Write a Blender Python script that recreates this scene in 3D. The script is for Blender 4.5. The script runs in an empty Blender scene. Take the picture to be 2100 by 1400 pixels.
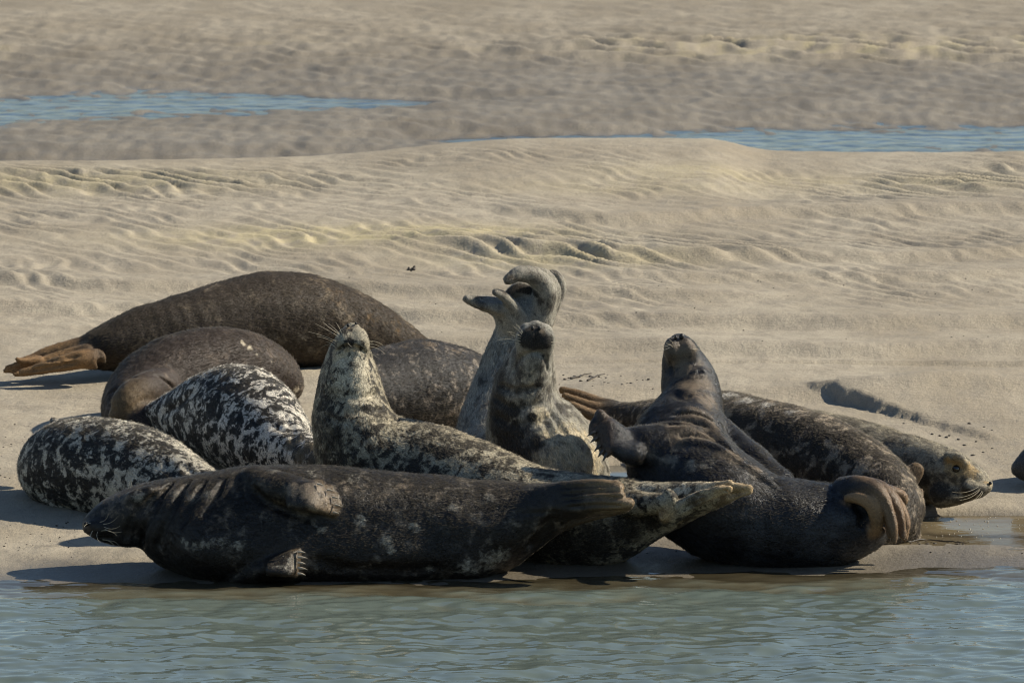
import bpy, math, time
import numpy as np
from mathutils import Vector
T0 = time.time()
R = math.radians
scene = bpy.context.scene
C = scene.collection
rng = np.random.default_rng(7)

# ------------------------------------------------------------------ camera
CAM = np.array([0.0, -25.0, 4.0]); PITCH = R(7.0); FPX = 13513.0       # focal length in photograph pixels (2100 wide)
cam_d = bpy.data.cameras.new('camera'); cam = bpy.data.objects.new('camera', cam_d); C.objects.link(cam)
cam.location = CAM; cam.rotation_euler = (R(90) - PITCH, 0, 0)
cam_d.sensor_width = 36; cam_d.lens = 36 * FPX / 2100; cam_d.clip_start = 0.5; cam_d.clip_end = 20000
cam_d.dof.use_dof = True; cam_d.dof.focus_distance = 26.2; cam_d.dof.aperture_fstop = 13.0
scene.camera = cam

# ------------------------------------------------------------------ light
SUN_EL, SUN_AZ = R(36), R(11)          # elevation; azimuth from +X towards +Y
world = bpy.data.worlds.new('World'); scene.world = world; world.use_nodes = True
wn = world.node_tree; bg = wn.nodes['Background']
sky = wn.nodes.new('ShaderNodeTexSky'); sky.sky_type = 'NISHITA'; sky.sun_disc = False
sky.sun_elevation = SUN_EL; sky.sun_rotation = math.pi / 2 - SUN_AZ
sky.air_density = 1.0; sky.dust_density = 0.2; sky.ozone_density = 2.0
wn.links.new(sky.outputs[0], bg.inputs[0]); bg.inputs[1].default_value = 0.072
sd = bpy.data.lights.new('sun', 'SUN'); sd.energy = 5.0; sd.angle = R(0.53); sd.color = (1.0, 0.91, 0.75)
sun = bpy.data.objects.new('sun', sd); C.objects.link(sun)
sv = Vector((math.cos(SUN_EL) * math.cos(SUN_AZ), math.cos(SUN_EL) * math.sin(SUN_AZ), math.sin(SUN_EL)))
sun.rotation_euler = sv.to_track_quat('Z', 'Y').to_euler(); sun.location = (20, 2, 15)
vs = scene.view_settings
vs.view_transform = 'Standard'; vs.look = 'None'; vs.exposure = 0.5; vs.gamma = 1; vs.use_curve_mapping = False
scene.cycles.max_bounces = 6; scene.cycles.transparent_max_bounces = 8
scene.cycles.use_denoising = True; scene.cycles.filter_width = 1.1
scene.cycles_curves.shape = 'RIBBONS'; scene.cycles_curves.subdivisions = 1
scene.cycles.caustics_reflective = False; scene.cycles.caustics_refractive = False

# ------------------------------------------------------------------ photograph geometry helpers
cp, sp = math.cos(PITCH), math.sin(PITCH)
FW = np.array([0, cp, -sp]); UP = np.array([0, sp, cp]); RT = np.array([1.0, 0, 0])
def ray(px, py):
    return FW + RT * (px - 1050) / FPX - UP * (py - 700) / FPX
def P(px, py, Y):
    d = ray(px, py); return CAM + d * ((Y - CAM[1]) / d[1])
def mpp(Y):                                   # metres per photograph pixel at depth Y
    return (Y - CAM[1]) / cp / FPX
def row_to_Y(py, z):                          # where the ray of a row meets height z
    d = ray(1050, py); return CAM[1] + d[1] * (z - CAM[2]) / d[2]
def sstep(a, b, x):
    t = np.clip((x - a) / (b - a), 0, 1); return t * t * (3 - 2 * t)

# ------------------------------------------------------------------ numpy noise
def _hash(ix, iy, seed):
    h = (ix.astype(np.int64) * 374761393 + iy.astype(np.int64) * 668265263 + seed * 1274126177) & 0xFFFFFFFF
    h = ((h ^ (h >> 13)) * 1274126177) & 0xFFFFFFFF
    return ((h ^ (h >> 16)) & 0xFFFF).astype(np.float64) / 65535.0
def perlin(x, y, seed=0):
    ix = np.floor(x); iy = np.floor(y); fx = x - ix; fy = y - iy
    u = fx * fx * fx * (fx * (fx * 6 - 15) + 10); v = fy * fy * fy * (fy * (fy * 6 - 15) + 10)
    def g(dx, dy):
        a = _hash(ix + dx, iy + dy, seed) * 2 * math.pi
        return np.cos(a) * (fx - dx) + np.sin(a) * (fy - dy)
    return ((g(0, 0) * (1 - u) + g(1, 0) * u) * (1 - v) + (g(0, 1) * (1 - u) + g(1, 1) * u) * v) * 1.4
def fbm(x, y, seed=0, oct=4):
    s = 0; a = 1.0
    for o in range(oct):
        s = s + a * perlin(x * 2 ** o, y * 2 ** o, seed + o * 17); a *= 0.5
    return s

# ------------------------------------------------------------------ object helpers
def link(o, parent=None):
    C.objects.link(o)
    if parent: o.parent = parent
    return o
def mesh_np(name, v, f, mat=None, parent=None, smooth=True, attrs=None):
    me = bpy.data.meshes.new(name)
    v = np.asarray(v, np.float32); f = np.asarray(f, np.int32); n = f.shape[1]
    me.vertices.add(len(v)); me.vertices.foreach_set('co', v.ravel())
    me.loops.add(f.size); me.loops.foreach_set('vertex_index', f.ravel())
    me.polygons.add(len(f)); me.polygons.foreach_set('loop_start', np.arange(0, f.size, n, dtype=np.int32))
    me.polygons.foreach_set('loop_total', np.full(len(f), n, np.int32))
    me.polygons.foreach_set('use_smooth', np.full(len(f), smooth, bool))
    for k, a in (attrs or {}).items():
        at = me.attributes.new(k, 'FLOAT', 'POINT'); at.data.foreach_set('value', np.asarray(a, np.float32))
    me.update(calc_edges=True); me.validate()
    if mat: me.materials.append(mat)
    return link(bpy.data.objects.new(name, me), parent)
def grid_faces(nr, nc):
    i = np.arange(nr * nc, dtype=np.int32).reshape(nr, nc)
    return np.stack([i[:-1, :-1], i[:-1, 1:], i[1:, 1:], i[1:, :-1]], -1).reshape(-1, 4)
def tube(points, radii, n=6):
    """tapered tube through points -> verts, faces (quads)"""
    p = np.asarray(points, float); m = len(p)
    t = np.gradient(p, axis=0); t /= np.linalg.norm(t, axis=1)[:, None] + 1e-9
    ref = np.array([0.3, 0.2, 1.0]);
    if abs(t[0] @ (ref / np.linalg.norm(ref))) > 0.9: ref = np.array([1.0, 0.2, 0.1])
    V = []
    for i in range(m):
        a = np.cross(t[i], ref); a /= np.linalg.norm(a); b = np.cross(t[i], a)
        th = np.arange(n) * 2 * math.pi / n
        V.append(p[i] + radii[i] * (np.cos(th)[:, None] * a + np.sin(th)[:, None] * b))
    V = np.concatenate(V); F = []
    for i in range(m - 1):
        for j in range(n):
            k = (j + 1) % n
            F.append((i * n + j, i * n + k, (i + 1) * n + k, (i + 1) * n + j))
    return V, np.array(F)
def catmull(pts, sub):
    p = np.asarray(pts, float)
    if len(p) < 3 or sub <= 1:
        return p if sub <= 1 else np.concatenate([np.linspace(p[i], p[i + 1], sub, endpoint=False) for i in range(len(p) - 1)] + [p[-1:]])
    q = np.concatenate([[2 * p[0] - p[1]], p, [2 * p[-1] - p[-2]]]); out = []
    for i in range(1, len(q) - 2):
        a, b, c, d = q[i - 1:i + 3]
        for t in np.linspace(0, 1, sub, endpoint=False):
            out.append(0.5 * ((2 * b) + (c - a) * t + (2 * a - 5 * b + 4 * c - d) * t * t + (3 * b - a - 3 * c + d) * t ** 3))
    out.append(p[-1]); return np.array(out)

# ------------------------------------------------------------------ materials
def nodes(name):
    m = bpy.data.materials.new(name); m.use_nodes = True
    nt = m.node_tree; return m, nt, nt.nodes['Principled BSDF']
def N(nt, typ, **kw):
    n = nt.nodes.new('ShaderNode' + typ)
    for k, v in kw.items(): setattr(n, k, v)
    return n
def setin(nt, sock, v):
    if isinstance(v, bpy.types.NodeSocket): nt.links.new(v, sock)
    elif v is not None: sock.default_value = v
def mth(nt, op, a, b=None, c=None, clamp=False):
    n = N(nt, 'Math', operation=op, use_clamp=clamp)
    setin(nt, n.inputs[0], a); setin(nt, n.inputs[1], b); setin(nt, n.inputs[2], c); return n.outputs[0]
def mixc(nt, f, a, b, blend='MIX'):
    n = N(nt, 'Mix', data_type='RGBA', blend_type=blend)
    setin(nt, n.inputs[0], f); setin(nt, n.inputs[6], a if isinstance(a, bpy.types.NodeSocket) else (*a, 1))
    setin(nt, n.inputs[7], b if isinstance(b, bpy.types.NodeSocket) else (*b, 1)); return n.outputs[2]
def noise(nt, vec, scale, detail=4, rough=0.55, dist=0.0):
    n = N(nt, 'TexNoise'); setin(nt, n.inputs['Vector'], vec)
    n.inputs['Scale'].default_value = scale; n.inputs['Detail'].default_value = detail
    n.inputs['Roughness'].default_value = rough; n.inputs['Distortion'].default_value = dist; return n.outputs['Fac']
def mapr(nt, v, a, b, c=0.0, d=1.0, smooth=True):
    n = N(nt, 'MapRange', interpolation_type='SMOOTHSTEP' if smooth else 'LINEAR')
    setin(nt, n.inputs[0], v)
    for i, x in enumerate((a, b, c, d)): setin(nt, n.inputs[i + 1], x)
    return n.outputs[0]
def attr(nt, name):
    n = N(nt, 'Attribute'); n.attribute_name = name; return n.outputs['Fac']
def scaled(nt, vec, s):
    n = N(nt, 'Mapping'); setin(nt, n.inputs['Vector'], vec); n.inputs['Scale'].default_value = s; return n.outputs[0]
def bump(nt, h, strength, dist, normal=None):
    n = N(nt, 'Bump'); setin(nt, n.inputs['Height'], h); n.inputs['Strength'].default_value = strength
    n.inputs['Distance'].default_value = dist
    if normal: nt.links.new(normal, n.inputs['Normal'])
    return n.outputs[0]

# ------------------------------------------------------------------ ground: sandbank, channel behind it, far flats
POOLZ = -0.10                                  # water level in the channel behind the bank
INLETZ = 0.030                                 # shallow inlet by the right-hand seals
def interp(x, xs, ys): return np.interp(x, xs, ys)
def px_of(x, Y): return 1050 + x * FPX * cp / (Y - CAM[1])      # photograph column of a world point (rough)
def XY(px, py, z):
    d = ray(px, py); t = (z - CAM[2]) / d[2]; p = CAM + d * t; return p[0], p[1]
SHX = [-40, -3, -1.95, -0.2, 0.3, 0.7, 1.2, 1.55, 1.9, 4, 40]
SHY = [-0.1, -0.02, 0.0, 0.02, 0.12, 0.20, 0.20, 0.34, 0.42, 0.5, 0.6]
def shore(x): return interp(x, SHX, SHY)
def near_profile(x, Y):
    u = Y - shore(x)
    z = np.where(u < 0, 0.05 * u, 0.045 * u)
    z = np.where(u < -2, -0.1 + 0.10 * (u + 2), z)
    z = np.maximum(z, -1.6)
    hi = 0.225 + 0.0206 * (Y - 5.0)
    return np.where(Y > 5, hi, np.minimum(z, 0.25))
def gauss(x, Y, cx, cy, sx, sy): return np.exp(-((x - cx) / sx) ** 2 - ((Y - cy) / sy) ** 2)
def height(x, Y, detail=True):
    xn = x / (Y + 25.0) * 25.0                 # across, scaled to the shoreline
    z = near_profile(x, Y)
    # crest of the bank and the drop into the channel
    xs_ = x / (Y + 25) * 38.5
    cz = -.05 + .085 * sstep(-1.3, .1, xs_) - .07 * sstep(1.12, 1.55, xs_) + .03 * sstep(1.7, 3.4, xs_)
    z = z + cz * sstep(9.5, 13.2, Y)
    zb = POOLZ + 0.02
    far = zb + 0.022 * np.maximum(Y - 24.5, 0) + 0
    far = np.where(Y > 60, zb + 0.022 * 35.5 + 0.012 * (Y - 60), far)
    far = np.minimum(far, 3.0)
    edge = 13.4 + 0.25 * np.sin(x * 0.9 + 1.0)
    w = sstep(edge, edge + 3.2, Y)
    z = z * (1 - w) + far * w
    # low undulation of the bank
    und = fbm(x / 2.6, Y / 3.5, 3, 3)
    z = z + und * 0.018 * sstep(3.0, 7, Y) * (1 - sstep(13.0, 14, Y))
    z = z + fbm(x / 1.1, Y / 1.6, 31, 2) * 0.008 * sstep(0.5, 2.0, Y) * (1 - sstep(13.0, 14, Y))
    # terraces across the bank (soft steps seen as pale lines)
    tw = Y + 0.30 * np.sin(x * 0.8 + 0.6) + 0.5 * fbm(x / 2.2, Y / 5, 5, 2)
    for yc, h, a, b in ((5.45, .05, -.6, 4.5), (6.3, .045, -4.5, 4.5), (4.45, .035, 0.1, 3.6), (7.3, .04, -4, 1.2), (9.0, .045, -0.6, 3.2), (10.6, .05, 0.0, 5), (8.2, .03, .5, 5)):
        m = sstep(a - .4, a + .4, x) * (1 - sstep(b - .4, b + .4, x))
        s = (tw - yc) / 0.10
        z = z + h * m * (sstep(-1, 1, s) - sstep(0, 8, s))
    # ripples
    dpx = px_of(x, Y)
    wx = x + 0.10 * perlin(x / .5, Y / .6, 11); wy = Y + 0.16 * perlin(x / .4, Y / .7, 12)
    def rip(lx, ly, sd, skew=0.85):
        ph = wy / ly + skew * wx / lx + 0.5 * perlin(wx / lx / 1.6, wy / ly / 1.6, sd)
        fr = ph - np.floor(ph); s = np.where(fr < .68, fr / .68, (1 - fr) / .32); s = s * s * (3 - 2 * s) * 2 - 1
        return s * (0.6 + 0.5 * np.clip(perlin(wx / lx / 1.7, wy / ly / 1.5, sd + 1) + .25, 0, 1))
    env = np.zeros_like(x)
    for (px, py, sxp, sy, a) in ((200, 385, 420, .85, 1.0), (60, 375, 200, .5, .5), (560, 385, 250, .5, .6), (620, 490, 140, .5, .45), (1180, 520, 280, .7, 1.05), (960, 500, 140, .45, .7),
                                 (1500, 520, 350, .8, .55), (1950, 395, 240, .7, 1.0), (1700, 425, 260, .4, .4), (250, 470, 500, 1.0, .45), (1000, 440, 300, .6, .35), (300, 540, 500, .5, .4), (1900, 480, 300, .9, .4)):
        gx, gy = XY(px, py, .3)
        env = env + a * gauss(x, Y, gx, gy, sxp * mpp(gy), sy * 1.0)
    env = np.clip(env, 0, 1.15)
    env = env * (1 - sstep(12.9, 13.6, Y))
    z = z + env * 0.0235 * rip(.17, .32, 40) + env * .003 * perlin(x / .06, Y / .1, 44)
    base = .12 + .75 * np.clip(fbm(x / .8, Y / 1.4, 61, 3) + .12, 0, 1)
    b2 = sstep(5.2, 7, Y) * (1 - sstep(13.0, 13.8, Y))
    z = z + b2 * base * 0.015 * rip(.13, .26, 50) + b2 * base * .007 * perlin(x / .09, Y / .16, 55)
    # far flats
    f = sstep(16.5, 18.5, Y)
    fe = .5 + .5 * np.clip(fbm(x / 1.6, Y / 3.0, 71, 2) + .2, 0, 1)
    right = sstep(900, 1300, dpx)
    bandn = np.exp(-((Y - 26.3 - .2 * np.sin(x)) / 1.0) ** 2) * (0.25 + 0.9 * right)
    z = z + f * (fe * .014 + bandn * .036) * rip(.22, .55, 80, .25) * (1 - sstep(45, 70, Y))
    # the two channels of standing water
    def dip(pts, depth):
        c0, c1, hw = pts
        yc = interp(dpx, *c0); w_ = interp(dpx, *hw)
        return depth * np.clip(w_ / .7, 0, 1) * np.exp(-((Y - yc) / np.maximum(w_, .25)) ** 2)
    z = z + f * (.009 * perlin(x / .28, Y / .9, 88) + .010 * perlin(x / .10, Y / .35, 89)) * (1 - sstep(27, 32, Y))
    bank = 0.045 * sstep(17.5, 18.4, Y) * (1 - sstep(27, 30, Y))
    z = z + bank
    z = z - dip((([-900, 0, 300, 500, 700, 850], [row_to_Y(q, POOLZ) for q in (236, 228, 214, 212, 213, 213)]), None, ([-1200, -300, 0, 300, 500, 700, 850, 1000, 1150], [.8, 1.8, 2.2, 2.3, 1.9, 1.1, .7, .35, .0])), .078)
    z = z - dip((([700, 900, 1300, 1550, 1800, 2100, 3000], [row_to_Y(q, POOLZ) for q in (292, 290, 290, 292, 288, 286, 286)]), None, ([560, 740, 900, 1300, 1500, 1700, 2100, 3500], [0, .35, .55, 1.0, 1.9, 2.0, 1.9, 1])), .08)
    z = z - dip((([-500, 0, 400, 800], [row_to_Y(q, POOLZ) for q in (342, 336, 333, 326)]), None, ([-500, 0, 400, 700, 900], [.3, .45, .4, .25, 0])), .06)
    # the cut in the sand on the right: low ledge with a steep face towards the seals
    ax, ay = XY(1655, 808, .17); bx, by = XY(2010, 888, .14)
    L = math.hypot(bx - ax, by - ay); ux, uy = (bx - ax) / L, (by - ay) / L
    s = ((x - ax) * ux + (Y - ay) * uy) / L; dperp = -(x - ax) * (-uy) * -1 - 0
    dn = (x - ax) * (-uy) + (Y - ay) * ux                       # + behind the cut
    dn = dn + .035 * perlin(x / .12, Y / .12, 91) + .02 * perlin(x / .05, Y / .05, 92)
    amp = interp(s, [-.05, .08, .25, .45, .7, 1.0, 1.1], [0, .028, .052, .032, .02, .012, 0])
    z = z + amp * sstep(-.03, .035, dn) * (1 - sstep(.3, 1.7, dn)) - .6 * amp * sstep(-.45, -.02, dn) * (1 - sstep(-.02, .0, dn)) * .5
    # broad swell behind the cut, soft hollows
    mx, my = XY(1950, 800, .2)
    z = z + .025 * gauss(x, Y, mx, my, .5, .5)
    # shallow inlet on the right and the hollow between the upright seals
    ix, iy = XY(2080, 1072, .04)
    z_in = INLETZ - .022
    wgt = np.clip(1.35 * np.exp(-(np.abs((x - ix) / .42)) ** 4 - (np.abs((Y - iy) / .26)) ** 4), 0, 1)
    wgt = np.maximum(wgt, sstep(ix - .1, ix + .3, x) * np.clip(1.3 * np.exp(-(np.abs((Y - iy) / .26)) ** 4), 0, 1))
    z = z * (1 - wgt) + z_in * wgt
    hx, hy = XY(1290, 968, .07)
    wg = np.clip(1.5 * np.exp(-(((x - hx) / .14)) ** 4 - (((Y - hy) / .3)) ** 4), 0, 1)
    z = z * (1 - wg) + .045 * wg
    # sandbar lip by the water on the right
    lx, ly = XY(1950, 1130, .02)
    z = z + .022 * np.exp(-((Y - ly) / .16) ** 2) * sstep(.7, 1.2, x)
    if detail:
        nz = (1 - sstep(20, 40, Y))
        z = z + nz * (.0035 * fbm(x / .16, Y / .22, 101, 3) + .0016 * perlin(x / .035, Y / .045, 104)) * sstep(-.2, .4, Y - shore(x))
    return z
def zat(x, Y): return float(height(np.array([float(x)]), np.array([float(Y)]), False)[0])

def build_ground():
    rows = np.concatenate([-np.geomspace(400, 4, 14), np.arange(-3.6, -.1, .12), np.arange(-.1, 5.2, .021), np.arange(5.2, 14.4, .032),
                           np.arange(14.4, 17.4, .15), np.arange(17.4, 33, .07), np.arange(33, 62, .35), np.geomspace(62, 6000, 30)])
    u = np.linspace(-1, 1, 431); out = np.geomspace(1.06, 60, 22)
    u = np.concatenate([-out[::-1], u, out])
    half = .112 * (np.clip(rows, -10, 80) + 25) + np.maximum(rows - 80, 0) * .3 + np.maximum(-10 - rows, 0) * .2
    X = u[None, :] * half[:, None]; Y = np.repeat(rows[:, None], len(u), 1)
    Z = height(X, Y)
    inner = np.abs(X) / half[:, None]
    u_s = Y - shore(X)
    # wetness: near the edge of the water, in hollows, and on the flats behind the bank
    wet = 1 - sstep(.05, .75, u_s + .25 * fbm(X / .5, Y / .4, 201, 2))
    wet = np.maximum(wet, .75 * (1 - sstep(INLETZ - .002, INLETZ + .03, Z)) * (Y < 4) * (X > .2))
    wet = np.maximum(wet, .7 * sstep(13.6, 16, Y) * (1 - .55 * sstep(24, 29, Y)) * (1 - .8 * np.clip(np.exp(-((Y - 26.3) / .8) ** 2), 0, 1) * sstep(1100, 1350, px_of(X, Y))))
    wet = np.maximum(wet, sstep(16, 17, Y) * (1 - sstep(POOLZ - .005, POOLZ + .03, Z)))
    # warm dry-sand tint on ripple fields; far band also paints sunlit crests
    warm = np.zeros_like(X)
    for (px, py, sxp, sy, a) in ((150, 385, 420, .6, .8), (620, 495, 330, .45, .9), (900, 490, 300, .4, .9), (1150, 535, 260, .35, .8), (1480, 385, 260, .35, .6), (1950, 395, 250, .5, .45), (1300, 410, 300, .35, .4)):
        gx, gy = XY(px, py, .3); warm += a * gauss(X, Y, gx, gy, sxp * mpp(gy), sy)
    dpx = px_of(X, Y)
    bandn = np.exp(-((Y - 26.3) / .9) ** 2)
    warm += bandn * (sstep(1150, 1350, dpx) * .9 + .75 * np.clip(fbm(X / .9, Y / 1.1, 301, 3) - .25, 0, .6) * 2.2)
    warm = warm * np.where(Y > 20, np.clip(.25 + 1.6 * perlin(X / .16, Y / .34, 333) + .5 * perlin(X / .5, Y / .9, 334), 0, 1), 1)  # breaks the far band into painted highlights on ripple crests
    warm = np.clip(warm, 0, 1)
    V = np.stack([X, Y, Z], -1).reshape(-1, 3)
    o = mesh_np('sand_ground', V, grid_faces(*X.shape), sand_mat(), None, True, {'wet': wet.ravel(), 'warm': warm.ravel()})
    o['kind'] = 'structure'
    return o
def sand_mat():
    m, nt, b = nodes('sand')
    g = N(nt, 'NewGeometry').outputs['Position']
    fl = scaled(nt, g, (1, .45, 1))
    n1 = noise(nt, fl, 1.3, 5, .6); n2 = noise(nt, fl, 9, 5, .65); n3 = noise(nt, g, 160, 3, .7)
    wet = mth(nt, 'ADD', attr(nt, 'wet'), mth(nt, 'MULTIPLY', mth(nt, 'SUBTRACT', n2, .5), .3), clamp=True)
    dry = mixc(nt, mapr(nt, n1, .35, .65), (.285, .243, .178), (.375, .328, .25))
    dry = mixc(nt, mapr(nt, n2, .4, .75), dry, (.265, .232, .18))
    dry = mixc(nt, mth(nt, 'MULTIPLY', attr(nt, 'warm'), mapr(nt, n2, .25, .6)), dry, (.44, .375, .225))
    wetc = mixc(nt, mapr(nt, n1, .35, .65), (.125, .107, .080), (.165, .143, .11))
    sk = noise(nt, scaled(nt, g, (2.2, 11, 1)), 1.1, 5, .65, .5)
    dry = mixc(nt, mapr(nt, sk, .5, .72, 0, .55), dry, (.235, .20, .15))
    col = mixc(nt, wet, dry, wetc)
    spk = mapr(nt, n3, .3, .7, .80, 1.14)
    col = mixc(nt, 1.0, col, N2rgb(nt, spk), 'MULTIPLY')
    # fine dark bits
    vor = N(nt, 'TexVoronoi'); nt.links.new(fl, vor.inputs['Vector']); vor.inputs['Scale'].default_value = 16
    dots = mth(nt, 'MULTIPLY', mapr(nt, vor.outputs['Distance'], .09, .04), mapr(nt, noise(nt, fl, 2.1, 2), .5, .62))
    col = mixc(nt, mth(nt, 'MULTIPLY', dots, .7), col, (.06, .05, .04))
    nt.links.new(col, b.inputs['Base Color'])
    nt.links.new(mapr(nt, wet, .3, 1.0, .85, .36), b.inputs['Roughness'])
    b.inputs['Specular IOR Level'].default_value = .35
    h = mth(nt, 'ADD', mth(nt, 'MULTIPLY', n3, .3), noise(nt, scaled(nt, g, (1, .7, 1)), 42, 4, .65))
    st = noise(nt, scaled(nt, g, (3, 14, 1)), 1.6, 5, .7, .4)
    h = mth(nt, 'ADD', h, mth(nt, 'MULTIPLY', st, .8))
    nt.links.new(bump(nt, h, .75, .008), b.inputs['Normal'])
    return m
def N2rgb(nt, v):
    n = N(nt, 'CombineColor')
    for i in range(3): nt.links.new(v, n.inputs[i])
    return n.outputs[0]

# ------------------------------------------------------------------ water
def water_mat(name, deep, shallow, rough=.03, bscale=1.0, bstr=.25, ior=1.33):
    m, nt, b = nodes(name)
    g = N(nt, 'NewGeometry').outputs['Position']
    dep = attr(nt, 'depth')
    b.inputs['Roughness'].default_value = rough; b.inputs['IOR'].default_value = ior
    n1 = noise(nt, g, 2.5, 3)
    col = mixc(nt, mapr(nt, mth(nt, 'ADD', dep, mth(nt, 'MULTIPLY', mth(nt, 'SUBTRACT', n1, .5), .015)), .0, .03), shallow, deep)
    nt.links.new(col, b.inputs['Base Color'])
    h = noise(nt, scaled(nt, g, (1.0, 1.5, 1)), 26 * bscale, 3, .55, .4)
    nt.links.new(bump(nt, h, bstr, .004), b.inputs['Normal'])
    tr = N(nt, 'BsdfTransparent'); tr.inputs[0].default_value = (.93, .9, .8, 1)
    gl = N(nt, 'BsdfGlossy'); gl.inputs['Roughness'].default_value = rough
    nt.links.new(b.inputs['Normal'].links[0].from_socket, gl.inputs['Normal'])
    fr = N(nt, 'Fresnel'); fr.inputs[0].default_value = ior; nt.links.new(b.inputs['Normal'].links[0].from_socket, fr.inputs['Normal'])
    clear = N(nt, 'MixShader'); nt.links.new(fr.outputs[0], clear.inputs[0]); nt.links.new(tr.outputs[0], clear.inputs[1]); nt.links.new(gl.outputs[0], clear.inputs[2])
    mx = N(nt, 'MixShader'); nt.links.new(mapr(nt, dep, .001, .022, .25, 1.0), mx.inputs[0])
    nt.links.new(clear.outputs[0], mx.inputs[1]); nt.links.new(b.outputs[0], mx.inputs[2])
    nt.links.new(mx.outputs[0], nt.nodes['Material Output'].inputs[0])
    return m
def build_sea():
    rows = np.concatenate([-np.geomspace(400, 4, 16), np.arange(-3.7, .75, .0125)])
    u = np.linspace(-1, 1, 421); out = np.geomspace(1.06, 90, 22)
    u = np.concatenate([-out[::-1], u, out])
    half = 3.2
    X = np.repeat(u[None, :] * half, len(rows), 0); Y = np.repeat(rows[:, None], len(u), 1)
    calm = sstep(-.02, .5, shore(X) - Y) * .72 + .28
    calm = calm * (1 - .35 * np.clip(fbm(X / 1.5, Y / .5, 405, 2), 0, 1))
    wx = X + .05 * perlin(X / .3, Y / .3, 411)
    w = .55 * perlin(wx / .26, Y / .19, 401) + .30 * perlin(wx / .13 + .3, Y / .085, 402) + .26 * perlin(X / .075, Y / .05, 403)
    w += .55 * np.sin(2 * math.pi * (Y / .33 + .13 * X + .9 * perlin(X / .7, Y / .6, 404))) * .4
    Z = .0165 * w * calm
    Z = Z * (np.abs(X) < 3.4) * (Y > -3.8)
    dep = Z - height(X, Y, False)
    V = np.stack([X, Y, Z], -1).reshape(-1, 3)
    o = mesh_np('sea_water', V, grid_faces(*X.shape), water_mat('sea_water', (.108, .135, .118), (.17, .14, .08), .02, 1.0, .12), None, True, {'depth': dep.ravel()})
    o['kind'] = 'structure'
def build_pool(name, x0, x1, y0, y1, z, deep, shallow, nx=160, ny=120, amp=.0006, bstr=.10, ior=1.33):
    X, Y = np.meshgrid(np.linspace(x0, x1, nx), np.linspace(y0, y1, ny))
    Z = z + amp * (perlin(X / .2, Y / .2, 77) + .5 * perlin(X / .09, Y / .09, 78))
    dep = Z - height(X, Y)
    o = mesh_np(name, np.stack([X, Y, Z], -1).reshape(-1, 3), grid_faces(ny, nx), water_mat(name, deep, shallow, .06, .7, bstr, ior), None, True, {'depth': dep.ravel()})
    o['kind'] = 'structure'

build_ground()
build_sea()
build_pool('channel_water', -9, 9, 17.6, 26.5, POOLZ, (.022, .034, .055), (.06, .07, .075), 700, 260, .0045, .35)
build_pool('inlet_water', 1.30, 4.0, .62, 1.75, INLETZ, (.15, .12, .07), (.17, .135, .085), 200, 120, .0015, .3, 1.1)
hx, hy = XY(1290, 968, .07)
build_pool('puddle_water', hx - .24, hx + .24, hy - .3, hy + .3, .062, (.06, .06, .05), (.12, .11, .09), 40, 40, .0004, .05)
print('ground', round(time.time() - T0, 1))
# ------------------------------------------------------------------ seals: implicit surfaces blended from tapered limbs
class Chain:
    """a polyline of round cones; n/f flatten it along direction n by factor f"""
    def __init__(s, pts, rad, n=None, f=1.0):
        s.p = np.asarray(pts, np.float32); s.r = np.asarray(rad, np.float32)
        s.n = None if n is None else (np.asarray(n, np.float32) / np.linalg.norm(n)).astype(np.float32); s.f = f
        s.c = (s.p.min(0) + s.p.max(0)) / 2; s.R = float(np.max(np.linalg.norm(s.p - s.c, axis=1) + s.r))
    def dist(s, q, want_t=False):
        m = len(s.p) - 1
        if len(q) < 600:
            a = s.p[:-1]; ba = s.p[1:] - a; L2 = (ba * ba).sum(1) + 1e-12
            pa = q[:, None, :] - a[None]; t = np.clip((pa * ba[None]).sum(2) / L2, 0, 1)
            w = pa - t[..., None] * ba[None]; d2 = (w * w).sum(2)
            if s.n is not None: d2 = d2 + (1 / s.f ** 2 - 1) * (w @ s.n) ** 2
            return (np.sqrt(d2) - (s.r[:-1] + t * (s.r[1:] - s.r[:-1]))).min(1)
        best = np.full(len(q), 9.0, np.float32); T = np.zeros(len(q), np.float32)
        for i in range(m):
            a = s.p[i]; ba = s.p[i + 1] - a; L2 = float(ba @ ba) + 1e-12
            pa = q - a; t = np.clip(pa @ (ba / L2), 0, 1)
            d2 = np.einsum('ij,ij->i', pa, pa) - t * (2 * (pa @ ba) - t * L2)
            if s.n is not None: d2 += (1 / s.f ** 2 - 1) * (pa @ s.n - t * float(ba @ s.n)) ** 2
            d = np.sqrt(np.maximum(d2, 0)) - (s.r[i] + t * (s.r[i + 1] - s.r[i]))
            if want_t: T[d < best] = ((i + t) / m)[d < best]
            np.minimum(best, d, out=best)
        return (best, T) if want_t else best
def smin(a, b, k):
    h = np.clip(.5 + .5 * (b - a) / k, 0, 1); return b + (a - b) * h - k * h * (1 - h)
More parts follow.
